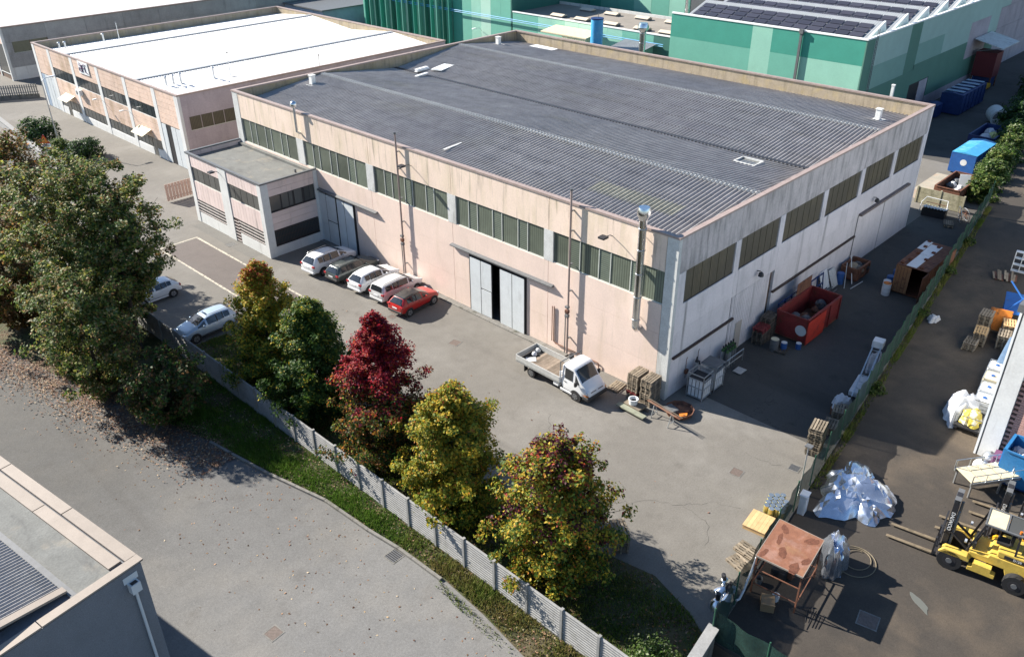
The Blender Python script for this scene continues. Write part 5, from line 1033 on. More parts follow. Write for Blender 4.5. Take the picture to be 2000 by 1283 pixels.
def cage(x, y, rz, lb, filled):
    t = thing('wire_crate', lb, 'crate', (x,y,0), rz); a, h = .58, 1.85
    for sx in (-1,1):
        for sy in (-1,1): MB().box(sx*a-.03,sy*a-.03,0,sx*a+.03,sy*a+.03,h).build('post', K['galv'], t)
    fr = MB()
    for z in (.12,.85,1.45,h-.05):
        for s_ in (-1,1): fr.box(-a,s_*a-.025,z,a,s_*a+.025,z+.05); fr.box(s_*a-.025,-a,z,s_*a+.025,a,z+.05)
    fr.build('frame', K['galv'], t)
    for s_ in (-1,1):
        for k in range(4): MB().box(-.5+k*.26,s_*.545-.008,.18,-.5+k*.26+.21,s_*.545+.008,1.44 if filled else 1.3).build('side_panel', K['plw'], t); MB().box(s_*.545-.008,-.5+k*.26,.18,s_*.545+.008,-.5+k*.26+.21,1.44).build('side_panel', K['plw'], t)
    if filled: MB().box(-.57,-.57,h+.002,.57,.57,h+.03).build('lid', K['dgrey'], t)
    else: MB().box(-.53,-.53,.1,.53,.53,1.5).build('contents', K['black'], t)
cage(2.05,-1.28,.05,'white barred crate with an open dark top at the flank wall',False); cage(3.55,-1.25,.03,'white barred crate with a grey lid beside the gas bottles',True)
cyb = MB().lathe([(.115,0),(.115,1.25),(.1,1.34),(.05,1.42),(.04,1.5)],(0,0,0),12)
for i in range(9):
    x, y = 6.0+(i % 5)*.32, -.55-(i//5)*.34; t = thing('gas_cylinder', 'tall grey gas bottle with a green shoulder in the rack', 'gas bottle', (x,y,.0), 0, 'gas bottles in the rack at the flank wall')
    MB().cyl((0,0,0),(0,0,1.3),.12,12).build('bottle', K['dgrey'] if i % 3 else K['galv'], t, 40); MB().lathe([(.12,1.3),(.11,1.42),(.05,1.52),(.04,1.56)],(0,0,0),12).build('shoulder', mat('gas_green',(.035,.10,.03),.5) if i == 0 else bpy.data.materials['gas_green'], t, 40); MB().cyl((0,0,1.56),(0,0,1.70),.06,8).build('valve', K['black'], t)
t = thing('cylinder_rack', 'steel rail rack holding the gas bottles', 'rack', (6.7,-1.15,0)); MB().tube([(-1.1,0,0),(-1.1,0,.95),(1.1,0,.95),(1.1,0,0)],.03,7).tube([(-1.1,.0,.5),(1.1,.0,.5)],.025,7).build('rail', K['galv'], t); MB().box(-.7,-.95,.05,.1,-.3,.09).build('plate', K['galv'], t)
t = thing('gas_canister', 'short grey gas bottle standing behind the white crates', 'gas bottle', (3.0,-.35,0)); MB().cyl((0,0,0),(0,0,1.75),.14,12).build('bottle', K['galv'], t, 40); MB().lathe([(.14,1.75),(.06,1.95),(.05,2.1)],(0,0,0),12).build('neck', K['black'], t, 40)
# ================================================================ skips, container, drums
def skip(name, lb, x0, x1, y0, y1, z0, h, m_, min_, ribs=5, junk=(), wall=.07, cat='skip'):
    t = thing(name, lb, cat, ((x0+x1)/2,(y0+y1)/2,z0)); a, b = (x1-x0)/2, (y1-y0)/2
    MB().box(-a,-b,.15,a,b,.25).build('floor', min_, t)
    for s_ in (-1,1):
        w1 = MB().box(-a,s_*b-s_*wall,.251,a,s_*b,h).build('side_wall', m_, t)
        for k in range(ribs): x = -a+.12+k*(2*a-.3)/(ribs-1); MB().box(x,s_*b+s_*.001,.2,x+.1,s_*b+s_*.09,h-.02).build('rib', m_, w1)
        MB().box(-a,s_*b-s_*.09,h+.001,a,s_*b+s_*.06,h+.09).build('rim', m_, t); MB().box(s_*a-s_*wall,-b+wall+.002,.251,s_*a,b-wall-.002,h).build('end_wall', m_, t)
        MB().box(s_*a-.06,-b+.1,h+.001,s_*a+.05,b-.1,h+.088).build('rim', m_, t); MB().box(-a+.3,s_*b*.5-.08,0,a-.3,s_*b*.5+.08,.149).build('skid', K['black'], t)
    for k in range(12 if junk else 0):
        px_, py_ = random.uniform(-a*.8,a*.8), random.uniform(-b*.7,b*.7); bevel(MB().lathe([(.05,0),(.4,.1),(.45,.3),(.2,.55)],(0,0,0),7).build('junk', K[random.choice(junk)], t, loc=(px_,py_,h*.35+random.uniform(0,.35)), rz=random.uniform(0,3)),.05)
    return t
sk = skip('scrap_skip','open red scrap skip with rusty walls in the alley',12.5,17.7,-3.4,-1.0,0,2.05,K['rustred'],K['brownrust'],4,('black','dgrey','brownrust'))
MB().box(-2.75,-1.32,.15,.0,-1.29,2.0).build('swung_door', mat('bright_red_steel',(.45,.04,.025),.6,noise=[(2,.2,U)],stains=[((.2,.03,.03),1.5,.55,.7,U)]), sk); MB().box(.2,1.21,1.2,2.4,1.25,3.1).build('raised_plate', K['brownrust'], sk)
lettering_m = Matrix.Translation((-2.604,-.75,1.1)) @ Matrix.Rotation(-math.pi/2, 4, 'Z') @ Matrix.Rotation(math.pi/2, 4, 'X'); MB().lathe([(.42,-.004),(.42,.004)],(0,0,0),20).build('round_label', K['pvc'], sk).matrix_local = lettering_m
skip('rubble_skip','small rusty brown bin of scrap by the rear flank door',24.6,26.9,-1.75,-.35,0,1.15,K['brownrust'],K['rustd'],3,('black','dgrey','wood'))
t = thing('pole_bundle', 'pale poles leaning on the scrap bin by the rear door', 'poles', (24.2,-1.6,0)); MB().tube([(0,0,.05),(1.1,.9,1.9)],.03,6).build('pole', K['signw'], t); MB().tube([(-.9,-.3,.05),(.9,-.5,.12)],.035,6).build('pole', K['pvc'], t); MB().tube([(-1.2,.1,.05),(.5,.9,1.5)],.025,6).build('pole', K['pvc'], t)
cn = thing('shipping_container', 'rusty brown shipping container with white roof patches and one door open', 'container', (25.1,-6.85,0), .0)
MB().box(0,0,.12,6.06,2.44,.22).build('floor', K['rustd'], cn)
for y in (0,2.38): 
    mb = MB(); ys = []; n = 40
    for i in range(n+1): ys.append((i*6.06/n, (.03 if (i//1) % 4 in (0,1) else 0)))
    mb.v = [(x, y+d if y == 0 else y+.06-d, z) for z in (.22,2.5) for x, d in ys]; mb.f = [(i,i+1,n+1+i+1,n+1+i) for i in range(n)]; mb.build('side_wall', K['brownrust'], cn, fix=False)
mb = MB(); n = 60; mb.v = [(i*6.06/n, y, 2.5+(.03 if i % 3 else 0)) for y in (0,2.44) for i in range(n+1)]; mb.f = [(i,i+1,n+1+i+1,n+1+i) for i in range(n)]; mb.build('roof', K['brownrust'], cn, fix=False)
MB().box(6.0,0,.22,6.06,2.44,2.5).build('end_wall', K['brownrust'], cn)
K['tanrust'] = mat('tan_rust_door',(.30,.155,.075),.8,noise=[(2,.2,U)],stains=[((.12,.05,.03),2,.55,.68,U)])
dd = MB().box(-.06,1.25,.2,-.0,2.42,2.45).build('door', K['tanrust'], cn)
for y in (1.5,1.75,2.0,2.25): MB().tube([(-.09,y,.25),(-.09,y,2.4)],.02,6).build('lock_rod', K['brownrust'], dd)
MB().box(-1.15,-.06,.2,-.02,.0,2.45).build('door', K['brownrust'], cn)
for x0, x1, y0, y1 in ((.1,3.0,.95,1.75),(3.05,5.4,.9,1.8),(3.9,5.9,1.85,2.4)): MB().box(x0,y0,2.54,x1,y1,2.56).build('roof_patch', K['plw'], cn)
for x, y in ((.15,.5),(.2,2.0),(1.2,1.8),(1.9,.85),(2.8,1.8),(3.6,.9),(4.4,1.85),(5.0,1.0),(5.7,2.0)): MB().box(x,y,2.565,x+.28,y+.25,2.66).build('brick', K['rustd'], cn)
def drum(x, y, z, m_, lb, r=.29, h=.88, lid=None):
    t = thing('drum', lb, 'drum', (x,y,z)); MB().lathe([(r,0),(r,.28*h),(r*1.04,.31*h),(r,.34*h),(r,.64*h),(r*1.04,.67*h),(r,.70*h),(r,h)],(0,0,0),18).build('shell', m_, t, 40); MB().cyl((0,0,h+.001),(0,0,h+.02),r*.96,18).build('lid', lid or m_, t)
drum(24.35,-4.3,0,K['plw'],'white drum with an orange lid at the open container',.32,1.0,K['orange']); drum(25.0,-4.05,0,K['plw'],'white plastic drum just behind the orange-lidded one',.3,.9); drum(25.9,-3.95,0,K['plb'],'blue drum along the side of the rusty container',.3,.95); drum(27.3,-3.9,0,K['plb'],'blue drum farther back along the rusty container',.3,.95)
drum(23.7,-.75,0,K['plb'],'blue drum leaning by the scrap bin at the flank wall',.3,.95); drum(10.55,-2.05,0,K['dgrey'],'grey drum with a cream cap by the dark pallets',.3,.9,K['canopy']); drum(11.05,-2.55,0,K['plb'],'small blue keg next to the grey drum',.22,.6,K['plw']); drum(11.9,-3.25,0,K['plb'],'lone small blue keg before the red skip',.2,.45,K['plw'])
pallet(10.9,-2.5,.0,.2,'dark pallet under the kegs before the red skip','darkwood')
t = thing('leaning_rack', 'long dark blue steel rack leaning on the flank wall behind the skip', 'frame', (13.4,-.55,0)); 
for z in (.3,1.2,2.0): MB().bar((0,-.25+z*.12,z),(7.2,-.25+z*.12,z),.08,.1).build('rail', K['bluedk'], t)
for k in range(8): MB().bar((k*1.02,-.25,.0),(k*1.02,-.01,2.1),.07,.08).build('upright', K['bluedk'], t)
t = thing('picture_frames', 'grey boards leaning on the flank wall near the rear door', 'boards', (21.0,-.3,0)); MB().prism([(-.35,0),(-.30,0),(.25,1.6),(.2,1.6)],'x',0,1.3).build('board', K['plw'], t); MB().prism([(-.5,0),(-.45,0),(.12,1.4),(.07,1.4)],'x',1.4,2.5).build('board', K['conc'], t)
t = thing('pipe_heap', 'heap of dark pipes along the flank wall', 'pipes', (19.2,-1.0,0))
for k in range(9): MB().tube([(random.uniform(-.3,.2),-.4+k*.1,.06+.05*(k % 3)),(random.uniform(2.2,3.4),-.3+k*.09,.1+.08*(k % 3))],.05,6).build('pipe', K['dgrey'] if k % 2 else K['black'], t)
# --- along the netting, yard side
t = thing('ladder_hoist', 'folded silver ladder hoist parked along the netting', 'hoist', (9.2,-9.0,0), .16)
for y in (-.25,.25): MB().bar((-1.2,y,.5),(2.9,y,2.6),.07,.16).build('rail', K['galv'], t)
for k in range(9): MB().bar((-1.0+k*.47,-.25,.6+k*.24),(-1.0+k*.47,.25,.6+k*.24),.04,.04).build('rung', K['galv'], t)
bevel(MB().box(2.5,-.35,2.35,3.2,.35,2.85).build('head', K['plw'], t),.04); bevel(MB().box(-.6,-.6,.15,1.8,.6,.5).build('carriage', K['plw'], t),.04); MB().bar((1.6,-.3,.4),(2.3,-.3,2.2),.06,.06).bar((1.6,.3,.4),(2.3,.3,2.2),.06,.06).build('strut', K['dgrey'], t)
for x in (-.3,1.5):
    for y in (-.6,.6): MB().cyl((x,y-.06,.22),(x,y+.06,.22),.22,14).build('wheel', K['rubber'], t)
def heap(name, lb, cat, x, y, z, rx, ry, h, m_, seed, n=30, crump=.35, sharp=1.2, rz=0, flat=.45):
    """crumpled sheet thrown over a heap: a jittered, faceted height field with an uneven hem"""
    t = thing(name, lb, cat, (x,y,z), rz); r_ = np.random.default_rng(seed); n = max(9, int(n*.62)); g = np.linspace(-1,1,n)
    X, Y = np.meshgrid(g, g); ph = r_.uniform(0,6.28,10); fx = r_.normal(0,1,(10,2))
    q = np.maximum(np.abs(X), np.abs(Y)); rad = np.hypot(X, Y); k = np.where(rad > 0, q/np.maximum(rad,1e-6), 1); a = np.arctan2(Y, X)
    ed = 1+.16*np.sin(3*a+ph[0])+.10*np.sin(5*a+ph[1])+.07*np.sin(9*a+ph[2]); ux = X*k*ed; uy = Y*k*ed
    f = sum(np.abs(np.sin((fx[i,0]*ux+fx[i,1]*uy)*(1.6+i*.8)+ph[i]))/(1+.5*i) for i in range(10))/2.6-.62
    zz = h*np.clip(1-q**2.6,0,1)**flat*(.75+crump*f)+.03; jx = r_.normal(0,.30/n,(2,n,n))*crump*1.6; zz += np.abs(r_.normal(0,.16*h*crump,(n,n)))*(q < .95)
    V = np.stack([(ux+jx[0])*rx, (uy+jx[1])*ry, np.maximum(zz,.012)], -1).reshape(-1,3); mb = MB(); mb.v = [tuple(p) for p in V.tolist()]
    for i in range(n-1):
        for j in range(n-1):
            b = i*n+j
            if (i+j) % 2: mb.f += [(b,b+1,b+n+1),(b,b+n+1,b+n)]
            else: mb.f += [(b,b+1,b+n),(b+1,b+n+1,b+n)]
    mb.build('sheet', m_, t, 28, fix=False); return t
heap('foil_heap','big crumpled heap of silver foil sheeting in the raised yard','foil',-1.9,-13.5,ZR,2.45,1.85,.72,K['foil'],3,30,.75,rz=.25,flat=.8)
heap('foil_drape','silver foil bundle drooping beside the rusty shelter','foil',-7.45,-14.9,ZR,1.0,.62,1.75,K['foil'],9,26,.45,rz=.4)
heap('white_sack','white sack slumped on a trolley at the netting','sack',6.9,-8.75,.35,.75,.55,.6,K['cloth'],5,14,.4); t = thing('trolley', 'rusty orange trolley under the white sack at the netting', 'trolley', (6.6,-8.9,0), .2); MB().box(-.9,-.45,.22,.9,.45,.33).build('deck', K['rust'], t); MB().bar((-.9,-.4,.33),(-1.2,-.4,1.0),.05,.05).bar((-.9,.4,.33),(-1.2,.4,1.0),.05,.05).build('handle', K['rust'], t)
for x in (-.6,.6): 
    for y in (-.4,.4): MB().cyl((x,y-.04,.11),(x,y+.04,.11),.11,10).build('wheel', K['rubber'], t)
heap('cloth_bundle','pale cloth bundle behind the ladder hoist','bundle',12.9,-8.35,.0,.9,.5,1.2,K['cloth'],12,14,.5); heap('plastic_rag','scrap of white plastic caught at the foot of the netting','rag',20.3,-9.3,ZR,.55,.4,.35,K['cloth'],15,12,.5)
# ================================================================ rusty shelter in the raised yard
c_ = [(-8.79,-12.48),(-8.67,-14.68),(-11.45,-15.04),(-11.69,-12.86)]
K['rustm'] = mat('deep_rust_stain', (.135,.052,.030), .85, noise=[(5,.25,U),(20,.2,U)])
rs = thing('rusty_shelter', 'square shelter with a blotched rusty sheet roof in the raised yard', 'shelter', (-10.15,-13.76,ZR)); loc = [(x+10.15,y+13.76) for x, y in c_]
MB().prism(loc,'z',2.30,2.335).build('roof', K['rust'], rs)
for (a, b) in zip(loc, loc[1:]+loc[:1]): MB().bar((*a,2.3),(*b,2.3),.03,.08).build('roof_edge', K['fgcop'], rs)
for x, y in loc: MB().bar((x*.95,y*.95,0),(x*.95,y*.95,2.25),.07,.07).build('post', K['brownrust'], rs)
for (a, b) in ((0,1),(1,2),(2,3),(3,0)):
    for z in (.6,1.5): MB().bar((loc[a][0]*.95,loc[a][1]*.95,z),(loc[b][0]*.95,loc[b][1]*.95,z),.045,.045).build('rail', K['brownrust'], rs)
MB().bar((loc[1][0]*.95,loc[1][1]*.95,.1),(loc[2][0]*.95,loc[2][1]*.95,2.1),.04,.04).build('brace', K['brownrust'], rs)
for i, (u, v, s_, e, rr) in enumerate(((.9,.75,.30,.55,.4),(.15,.62,.34,.4,.2),(-.55,.1,.30,.75,.6),(-1.15,.72,.32,.4,.1),(1.0,-.55,.40,.45,-.5),(-.35,-.95,.36,.35,-.3),(-1.1,-.75,.38,.6,-.2))):
    pts = []
    for k in range(14): a_ = k/14*6.283; q = s_*(1+.25*math.sin(2*a_+i)+.12*math.sin(5*a_+i*2)); x, y = q*math.cos(a_), q*e*math.sin(a_); pts.append((u+x*math.cos(rr)-y*math.sin(rr), v+x*math.sin(rr)+y*math.cos(rr)))
    MB().prism(pts,'z',2.337,2.340).build('rust_blotch', K['rustm'], rs)
for i, (x, y, m_, lb) in enumerate(((-10.9,-12.9,K['dgrey'],'grey bucket under the rusty shelter'),(-11.3,-14.0,K['plw'],'white bucket at the shaded side of the rusty shelter'))):
    t = thing('bucket', lb, 'bucket', (x,y,ZR)); MB().lathe([(.13,0),(.18,.34),(.165,.34),(.12,.03),(.02,.03)],(0,0,0),14).build('pail', m_, t, 40); MB().tube([(.17*math.cos(k),.02,.34+.12*math.sin(k)) for k in np.linspace(0,3.14,9)],.008,5).build('handle', K['black'], t)
t = thing('cardboard_box', 'torn brown cardboard box under the rusty shelter', 'box', (-11.9,-13.9,ZR), .5); MB().box(-.35,-.3,0,.35,.3,.45).build('box', mat('cardboard',(.33,.22,.12),.9), t); MB().prism([(-.35,.45),(-.33,.45),(-.6,.75),(-.62,.73)],'y',-.28,.28).build('flap', bpy.data.materials['cardboard'], t)
t = thing('motor_pump', 'dark pump set on a frame below the rusty roof', 'pump', (-9.6,-13.4,ZR)); bevel(MB().box(-.5,-.35,0,.5,.35,.5).build('base', K['black'], t),.03); MB().cyl((-.3,0,.7),(.4,0,.7),.22,14).build('motor', K['dgrey'], t); MB().box(-.2,-.6,.1,.2,-.36,.9).build('panel', K['brownrust'], t)
t = thing('yard_hose', 'beige hose coiled on the dark yard by the foil bundle', 'hose', (-6.2,-15.6,ZR+.03)); MB().tube([(math.cos(k)*(.55+.05*k)-.2*k/6, math.sin(k)*(.42+.05*k), .02) for k in np.linspace(0,13.5,60)]+[(-.9,.2,.02),(-1.6,.1,.02)],.022,6).build('hose', mat('beige_hose',(.20,.165,.11),.6), t)
t = thing('white_hose', 'white flexible duct hanging at the netting beside the shelter', 'hose', (-12.2,-12.75,ZR)); MB().tube([(.9,.0,1.9),(.5,-.05,1.3),(.1,-.1,1.0),(-.1,-.12,.6),(-.5,-.15,.35),(-.7,-.1,.4)],.05,8).build('duct', K['plw'], t)
t = thing('scrap_rods', 'loose dark rods lying in the shade of the shelter', 'rods', (-11.5,-15.4,ZR)); 
for k in range(6): MB().tube([(random.uniform(-.4,.1),-.2-k*.12,.02),(random.uniform(.6,1.4),.1-k*.15,.05)],.014,5).build('rod', K['black'], t)
t = thing('wet_patch_sheet', 'grey plastic film lying on the dark yard beyond the shelter shadow', 'film', (-6.9,-18.9,ZR+.006), .9)
pts = [(.62*math.cos(a_)*(1+.25*math.sin(3*a_)), .2*math.sin(a_)*(1+.3*math.sin(2*a_))) for a_ in np.linspace(0,6.1,18)]; MB().prism(pts,'z',0,.006).build('film', mat('grey_film',(.13,.135,.12),.35), t)
K['blues'] = mat('worn_blue_paint', (.025,.17,.40), .5, noise=[(2,.15,U),(15,.1,U)], stains=[((.10,.07,.06), 2.2, .6, .72, U, .6)])
# ================================================================ raised yard, far side
rp = thing('loading_ramp', 'galvanised loading ramp with a wooden deck behind the forklifts', 'ramp', (2.35,-17.35,ZR), -.62)
for k in range(9): MB().box(.05+k*.62,-.62,1.0,.05+k*.62+.56,.62,1.04).build('deck_board', K['woodn'] if k > 4 else K['canopy'], rp)
for s_ in (-1,1):
    MB().box(0,s_*.66-.04,.82,5.7,s_*.66+.04,1.0).build('side_beam', K['galv'], rp); MB().tube([(0,s_*.7,1.0),(0,s_*.7,1.5),(5.6,s_*.7,1.5)],.025,6).build('handrail', K['galv'], rp)
    for k in range(7): MB().bar((.05+k*.8,s_*.68,1.0),(.05+k*.8,s_*.68,1.5),.03,.03).build('baluster', K['galv'], rp)
    for x in (.15,1.9,3.8): MB().bar((x,s_*.6,0),(x,s_*.6,.82),.08,.08).build('leg', K['galv'], rp)
sk = skip('waste_skip','bright blue waste skip full of white bags at the brick building',4.35,6.15,-22.4,-18.5,ZR,2.2,K['blues'],K['bluedk'],4)
for i, (x, y) in enumerate(((4.85,-19.2),(5.5,-19.7),(5.6,-18.95),(4.9,-20.4),(5.6,-20.9))): heap('waste_bag',['white rubbish bag at the front corner of the blue skip','bulging white rubbish bag in the middle of the blue skip','white rubbish bag against the brick side of the blue skip','pale rubbish bag deeper in the blue skip','large pale rubbish bag at the back of the blue skip'][i],'bag',x,y,ZR+.251,.5,.5,1.9,K['cloth'],40+i,12,.18)
for x, y, r, m_, lb in ((5.75,-17.75,.42,K['galv'],'silver sphere float at the foot of the white pillar'),(4.75,-17.6,.40,K['plw'],'white bag ball lying beside the silver sphere')):
    t = thing('float_ball', lb, 'ball', (x,y,ZR)); MB().lathe([(r*math.sin(a_)+.001, r-r*math.cos(a_)) for a_ in np.linspace(0,math.pi,13)],(0,0,0),20).build('ball', m_, t, 60); MB().cyl((0,0,2*r-.02),(0,0,2*r+.05),.06,8).build('neck', K['dgrey'], t)
t = thing('purple_box', 'purple crate standing against the brick wall', 'crate', (5.55,-18.35,ZR), .1); bevel(MB().box(-.4,-.4,0,.4,.4,1.0).build('case', mat('purple_paint',(.17,.07,.14),.6), t),.02); MB().box(-.42,-.42,1.001,.42,.42,1.05).build('lid', bpy.data.materials['purple_paint'], t)
for i, (x, y) in enumerate(((10.6,-15.75),(12.0,-15.55),(13.5,-15.3),(15.0,-15.1))):
    t = thing('tank_crate', ['first','second','third','last'][i]+' caged white liquid tank in the row running back along the brick building', 'liquid tank', (x,y,ZR), .12); MB().box(-.6,-.5,0,.6,.5,.14).build('base', K['dgrey'], t)
    bevel(MB().box(-.57,-.47,.141,.57,.47,1.1).build('tank', K['plw'] if i != 2 else K['canopy'], t),.08); MB().cyl((0,0,1.1),(0,0,1.16),.12,12).build('cap', K['plb'], t); fr = MB()
    for z in (.35,.6,.85,1.1): fr.box(-.61,-.51,z,.61,-.485,z+.03).box(-.61,.485,z,.61,.51,z+.03).box(-.61,-.485,z,-.585,.485,z+.03).box(.585,-.485,z,.61,.485,z+.03)
    for k in range(6): fr.box(-.6+k*.235,-.52,.14,-.575+k*.235,-.50,1.13).box(-.6+k*.235,.50,.14,-.575+k*.235,.52,1.13)
    fr.build('cage', K['galv'], t)
t = thing('flatbed_cart', 'dark cart loaded with yellow and white sheeting by the white pillar', 'cart', (8.8,-15.7,ZR), .1); MB().box(-1.1,-.7,.35,1.1,.7,.45).build('deck', K['black'], t); MB().tube([(-1.1,-.7,.45),(-1.1,-.7,1.2),(-1.1,.7,1.2),(-1.1,.7,.45)],.03,6).tube([(1.1,-.7,.45),(1.1,-.7,1.2),(1.1,.7,1.2),(1.1,.7,.45)],.03,6).tube([(-1.1,-.7,1.2),(1.1,-.7,1.2)],.03,6).build('rail', K['dgrey'], t)
for x in (-.8,.8):
    for y in (-.6,.6): MB().cyl((x,y-.06,.18),(x,y+.06,.18),.18,12).build('wheel', K['rubber'], t)
heap('sheeting_pile','pale sheeting spilling from the dark cart','sheeting',9.6,-14.9,ZR,1.5,.95,1.3,K['cloth'],21,18,.4); heap('yellow_sheeting','yellow plastic sheeting piled on the dark cart','sheeting',8.6,-15.75,ZR+.46,.8,.6,.75,mat('yellow_film',(.45,.36,.05),.5,noise=[(3,.3,U)],stains=[((.65,.62,.5),2,.5,.6,U)]),22,16,.4)
t = thing('storage_tank', 'flat steel-blue tank lying beside the brick building', 'tank', (17.4,-15.6,ZR), .1); bevel(MB().box(-2.0,-.9,.2,2.0,.9,1.25).build('shell', mat('blue_grey_paint',(.10,.16,.25),.5,noise=[(2,.15,U)]), t),.15,3); MB().box(-1.6,-.7,0,-1.3,.7,.2).box(1.3,-.7,0,1.6,.7,.2).build('foot', K['black'], t); MB().cyl((-.6,.1,1.25),(-.6,.1,1.36),.28,14).build('hatch', K['plw'], t)
t = thing('orange_board', 'orange board leaning between the pallet stacks', 'board', (21.9,-13.1,ZR), .2); MB().prism([(-.25,0),(-.2,0),(.25,1.6),(.2,1.6)],'y',-.7,.7).build('board', K['orange'], t); MB().box(-.28,-.75,0,-.18,.75,.08).build('foot', K['wood'], t)
t = thing('blue_frame_table', 'tilted blue steel frame table beyond the pallet stacks', 'frame', (24.6,-13.6,ZR), .25); MB().prism([(-1.5,1.0),(1.5,1.3),(1.5,1.36),(-1.5,1.06)],'y',-1.0,1.0).build('top', K['bluep'], t)
for x in (-1.3,1.3):
    for y in (-.9,.9): MB().bar((x,y,0),(x,y,1.1),.08,.08).build('leg', K['bluep'], t)
MB().bar((-1.3,-.9,1.1),(1.3,.9,2.3),.08,.08).bar((-1.3,.9,1.1),(1.0,-.9,2.2),.08,.08).build('brace', K['bluep'], t)
pallet(27.0,-13.6,ZR,.5,'tan pallet lying behind the blue frame table','woodn')
t = thing('plank_pile', 'pile of split planks fanned out on the raised yard', 'planks', (30.7,-10.9,ZR), .3)
for k in range(11): MB().bar((-.3+random.uniform(-.2,.2),-.8+k*.15,.06+.05*(k % 3)),(.9+random.uniform(-.3,.3),-.9+k*.17,.14+.12*(k % 3)),.14,.05).build('plank', K['wood'] if k % 3 else K['brownrust'], t)
t = thing('shelf_unit', 'white pigeon-hole shelf unit standing among scrap', 'shelf', (33.2,-11.8,ZR), .1)
for z in (0,.55,1.1,1.65): MB().box(-.2,-1.1,z,.2,1.1,z+.05).build('shelf', K['plw'], t)
for k in range(5): MB().box(-.2,-1.1+k*.54,.05,.2,-1.06+k*.54,1.65).build('divider', K['plw'], t)
heap('scrap_heap','brown scrap heap behind the pigeon-hole shelves','scrap',35.6,-12.0,ZR,1.4,1.1,.9,K['brownrust'],31,14,.5)
# ================================================================ behind the warehouse
bw = thing('panel_wall', 'short mossy concrete panel wall behind the warehouse', 'wall', (46.0,-2.6,0)); K['moss'] = mat('mossy_concrete',(.33,.31,.22),.9,noise=[(2,.2,U),(12,.2,U)],stains=[((.15,.14,.08),1,.5,.7,(1,1,.2))])
for k in range(3):
    MB().box(-.08,k*2.2-.08,0,.12,k*2.2+.08,1.7).build('post', K['moss'], bw)
    if k < 2:
        for j in range(3): MB().box(-.03,k*2.2+.085,.05+j*.53,.05,k*2.2+2.115,.05+j*.53+.51).build('slab', K['moss'], bw)
t = thing('metal_bench', 'white bent steel frame bench before the mossy wall', 'frame', (44.6,-.6,0)); MB().tube([(-.6,1.2,0),(-.5,1.2,.9),(.1,1.0,1.3),(.1,-1.0,1.3),(-.5,-1.2,.9),(-.6,-1.2,0)],.04,6).build('frame', K['plw'], t); MB().bar((.1,-1,.8),(.1,1,.8),.05,.05).build('rail', K['brownrust'], t)
t = thing('roof_tile_pile', 'stack of grey corrugated tiles behind the warehouse', 'tiles', (43.6,-.9,0), .1); corr(-.6,.9,.5,.75,-1.1,1.1,.28,.05,1).build('top_sheet', K['conc'], t, fix=False); MB().box(-.55,-1.05,0,.5,1.05,.68).build('stack', K['black'], t)
for i, (x, y, rr) in enumerate(((43.6,-3.2,.75),(44.4,-3.5,.6))):
    t = thing('cable_reel', ['big rusted hoop leaning at the end of the netting','smaller rusted hoop beside the big one at the netting end'][i], 'hoop', (x,y,0), .5+i*.4); MB().tube([(rr*math.cos(k),.15*math.sin(k),rr+rr*math.sin(k)) for k in np.linspace(0,6.283,26)],.035,6).build('rim', K['galv'], t)
    for k in range(4): a_ = k*math.pi/4; MB().bar((rr*math.cos(a_),0,rr+rr*math.sin(a_)),(-rr*math.cos(a_),0,rr-rr*math.sin(a_)),.03,.03).build('spoke', K['brownrust'], t)
skip('debris_skip','open rusty skip full of debris beside the mossy wall',47.3,53.0,-1.7,.7,0,1.6,K['brownrust'],K['rustd'],5,('black','plw','dgrey','cloth'))
t = thing('notice_board', 'white board stuck upright in the rusty debris skip', 'board', (50.6,-1.0,.9), .4); MB().prism([(-.1,.2),(-.05,.2),(.35,1.3),(.3,1.3)],'y',-.5,.5).build('board', K['signw'], t); MB().box(-.12,-.5,.15,.0,.5,.2).build('edge', K['plw'], t)
def box_container(lb, x0, x1, y0, y1, h, m_, top, name='container'):
    t = thing(name, lb, 'container', ((x0+x1)/2,(y0+y1)/2,0)); a, b = (x1-x0)/2, (y1-y0)/2
    MB().box(-a,-b,.15,a,b,h).build('body', m_, t); MB().prism([(-b-.04,h+.001),(0,h+.18),(b+.04,h+.001)],'x',-a-.03,a+.03).build('lid', top, t)
    for s_ in (-1,1):
        for k in range(7): MB().box(-a+.1+k*(2*a-.3)/6,s_*b+s_*.002,.2,-a+.22+k*(2*a-.3)/6,s_*b+s_*.08,h-.05).build('rib', m_, t)
        MB().box(-a+.2,s_*b*.6-.1,0,a-.2,s_*b*.6+.1,.15).build('skid', K['black'], t)
    return t
bc = box_container('closed blue roll-off container with a bright blue lid behind the warehouse',57.2,63.5,.2,2.7,2.3,K['bluep'],K['blueb']); MB().lathe([(.34,-.004),(.34,.004)],(0,0,0),18).build('round_label', K['plw'], bc).matrix_local = Matrix.Translation((-3.158,-.1,1.35)) @ Matrix.Rotation(math.pi/2, 4, 'Y')
skip('bag_skip','navy open skip holding big white sacks',66.0,72.0,1.2,3.9,0,1.9,K['bluedk'],K['brownrust'],5)
for i, (x, y) in enumerate(((67.4,2.6),(68.8,2.2),(70.2,2.8))): heap('big_bag',['white bulk sack at the near end of the navy skip','yellow-stained bulk sack in the middle of the navy skip','white bulk sack at the far end of the navy skip'][i],'sack',x,y,.251,.85,.75,1.95,K['cloth'] if i != 1 else mat('yellowish_sack',(.50,.50,.20),.7),50+i,14,.2)
bx = box_container('navy roll-off container with pale roof bars beside the green hall',80.0,89.0,9.6,12.2,2.7,K['bluedk'],K['bluedk'])
for k in range(5): MB().box(-3.8+k*1.8,-1.1,2.90,-3.0+k*1.8,1.1,2.93).build('roof_bar', K['steelblue'], bx)
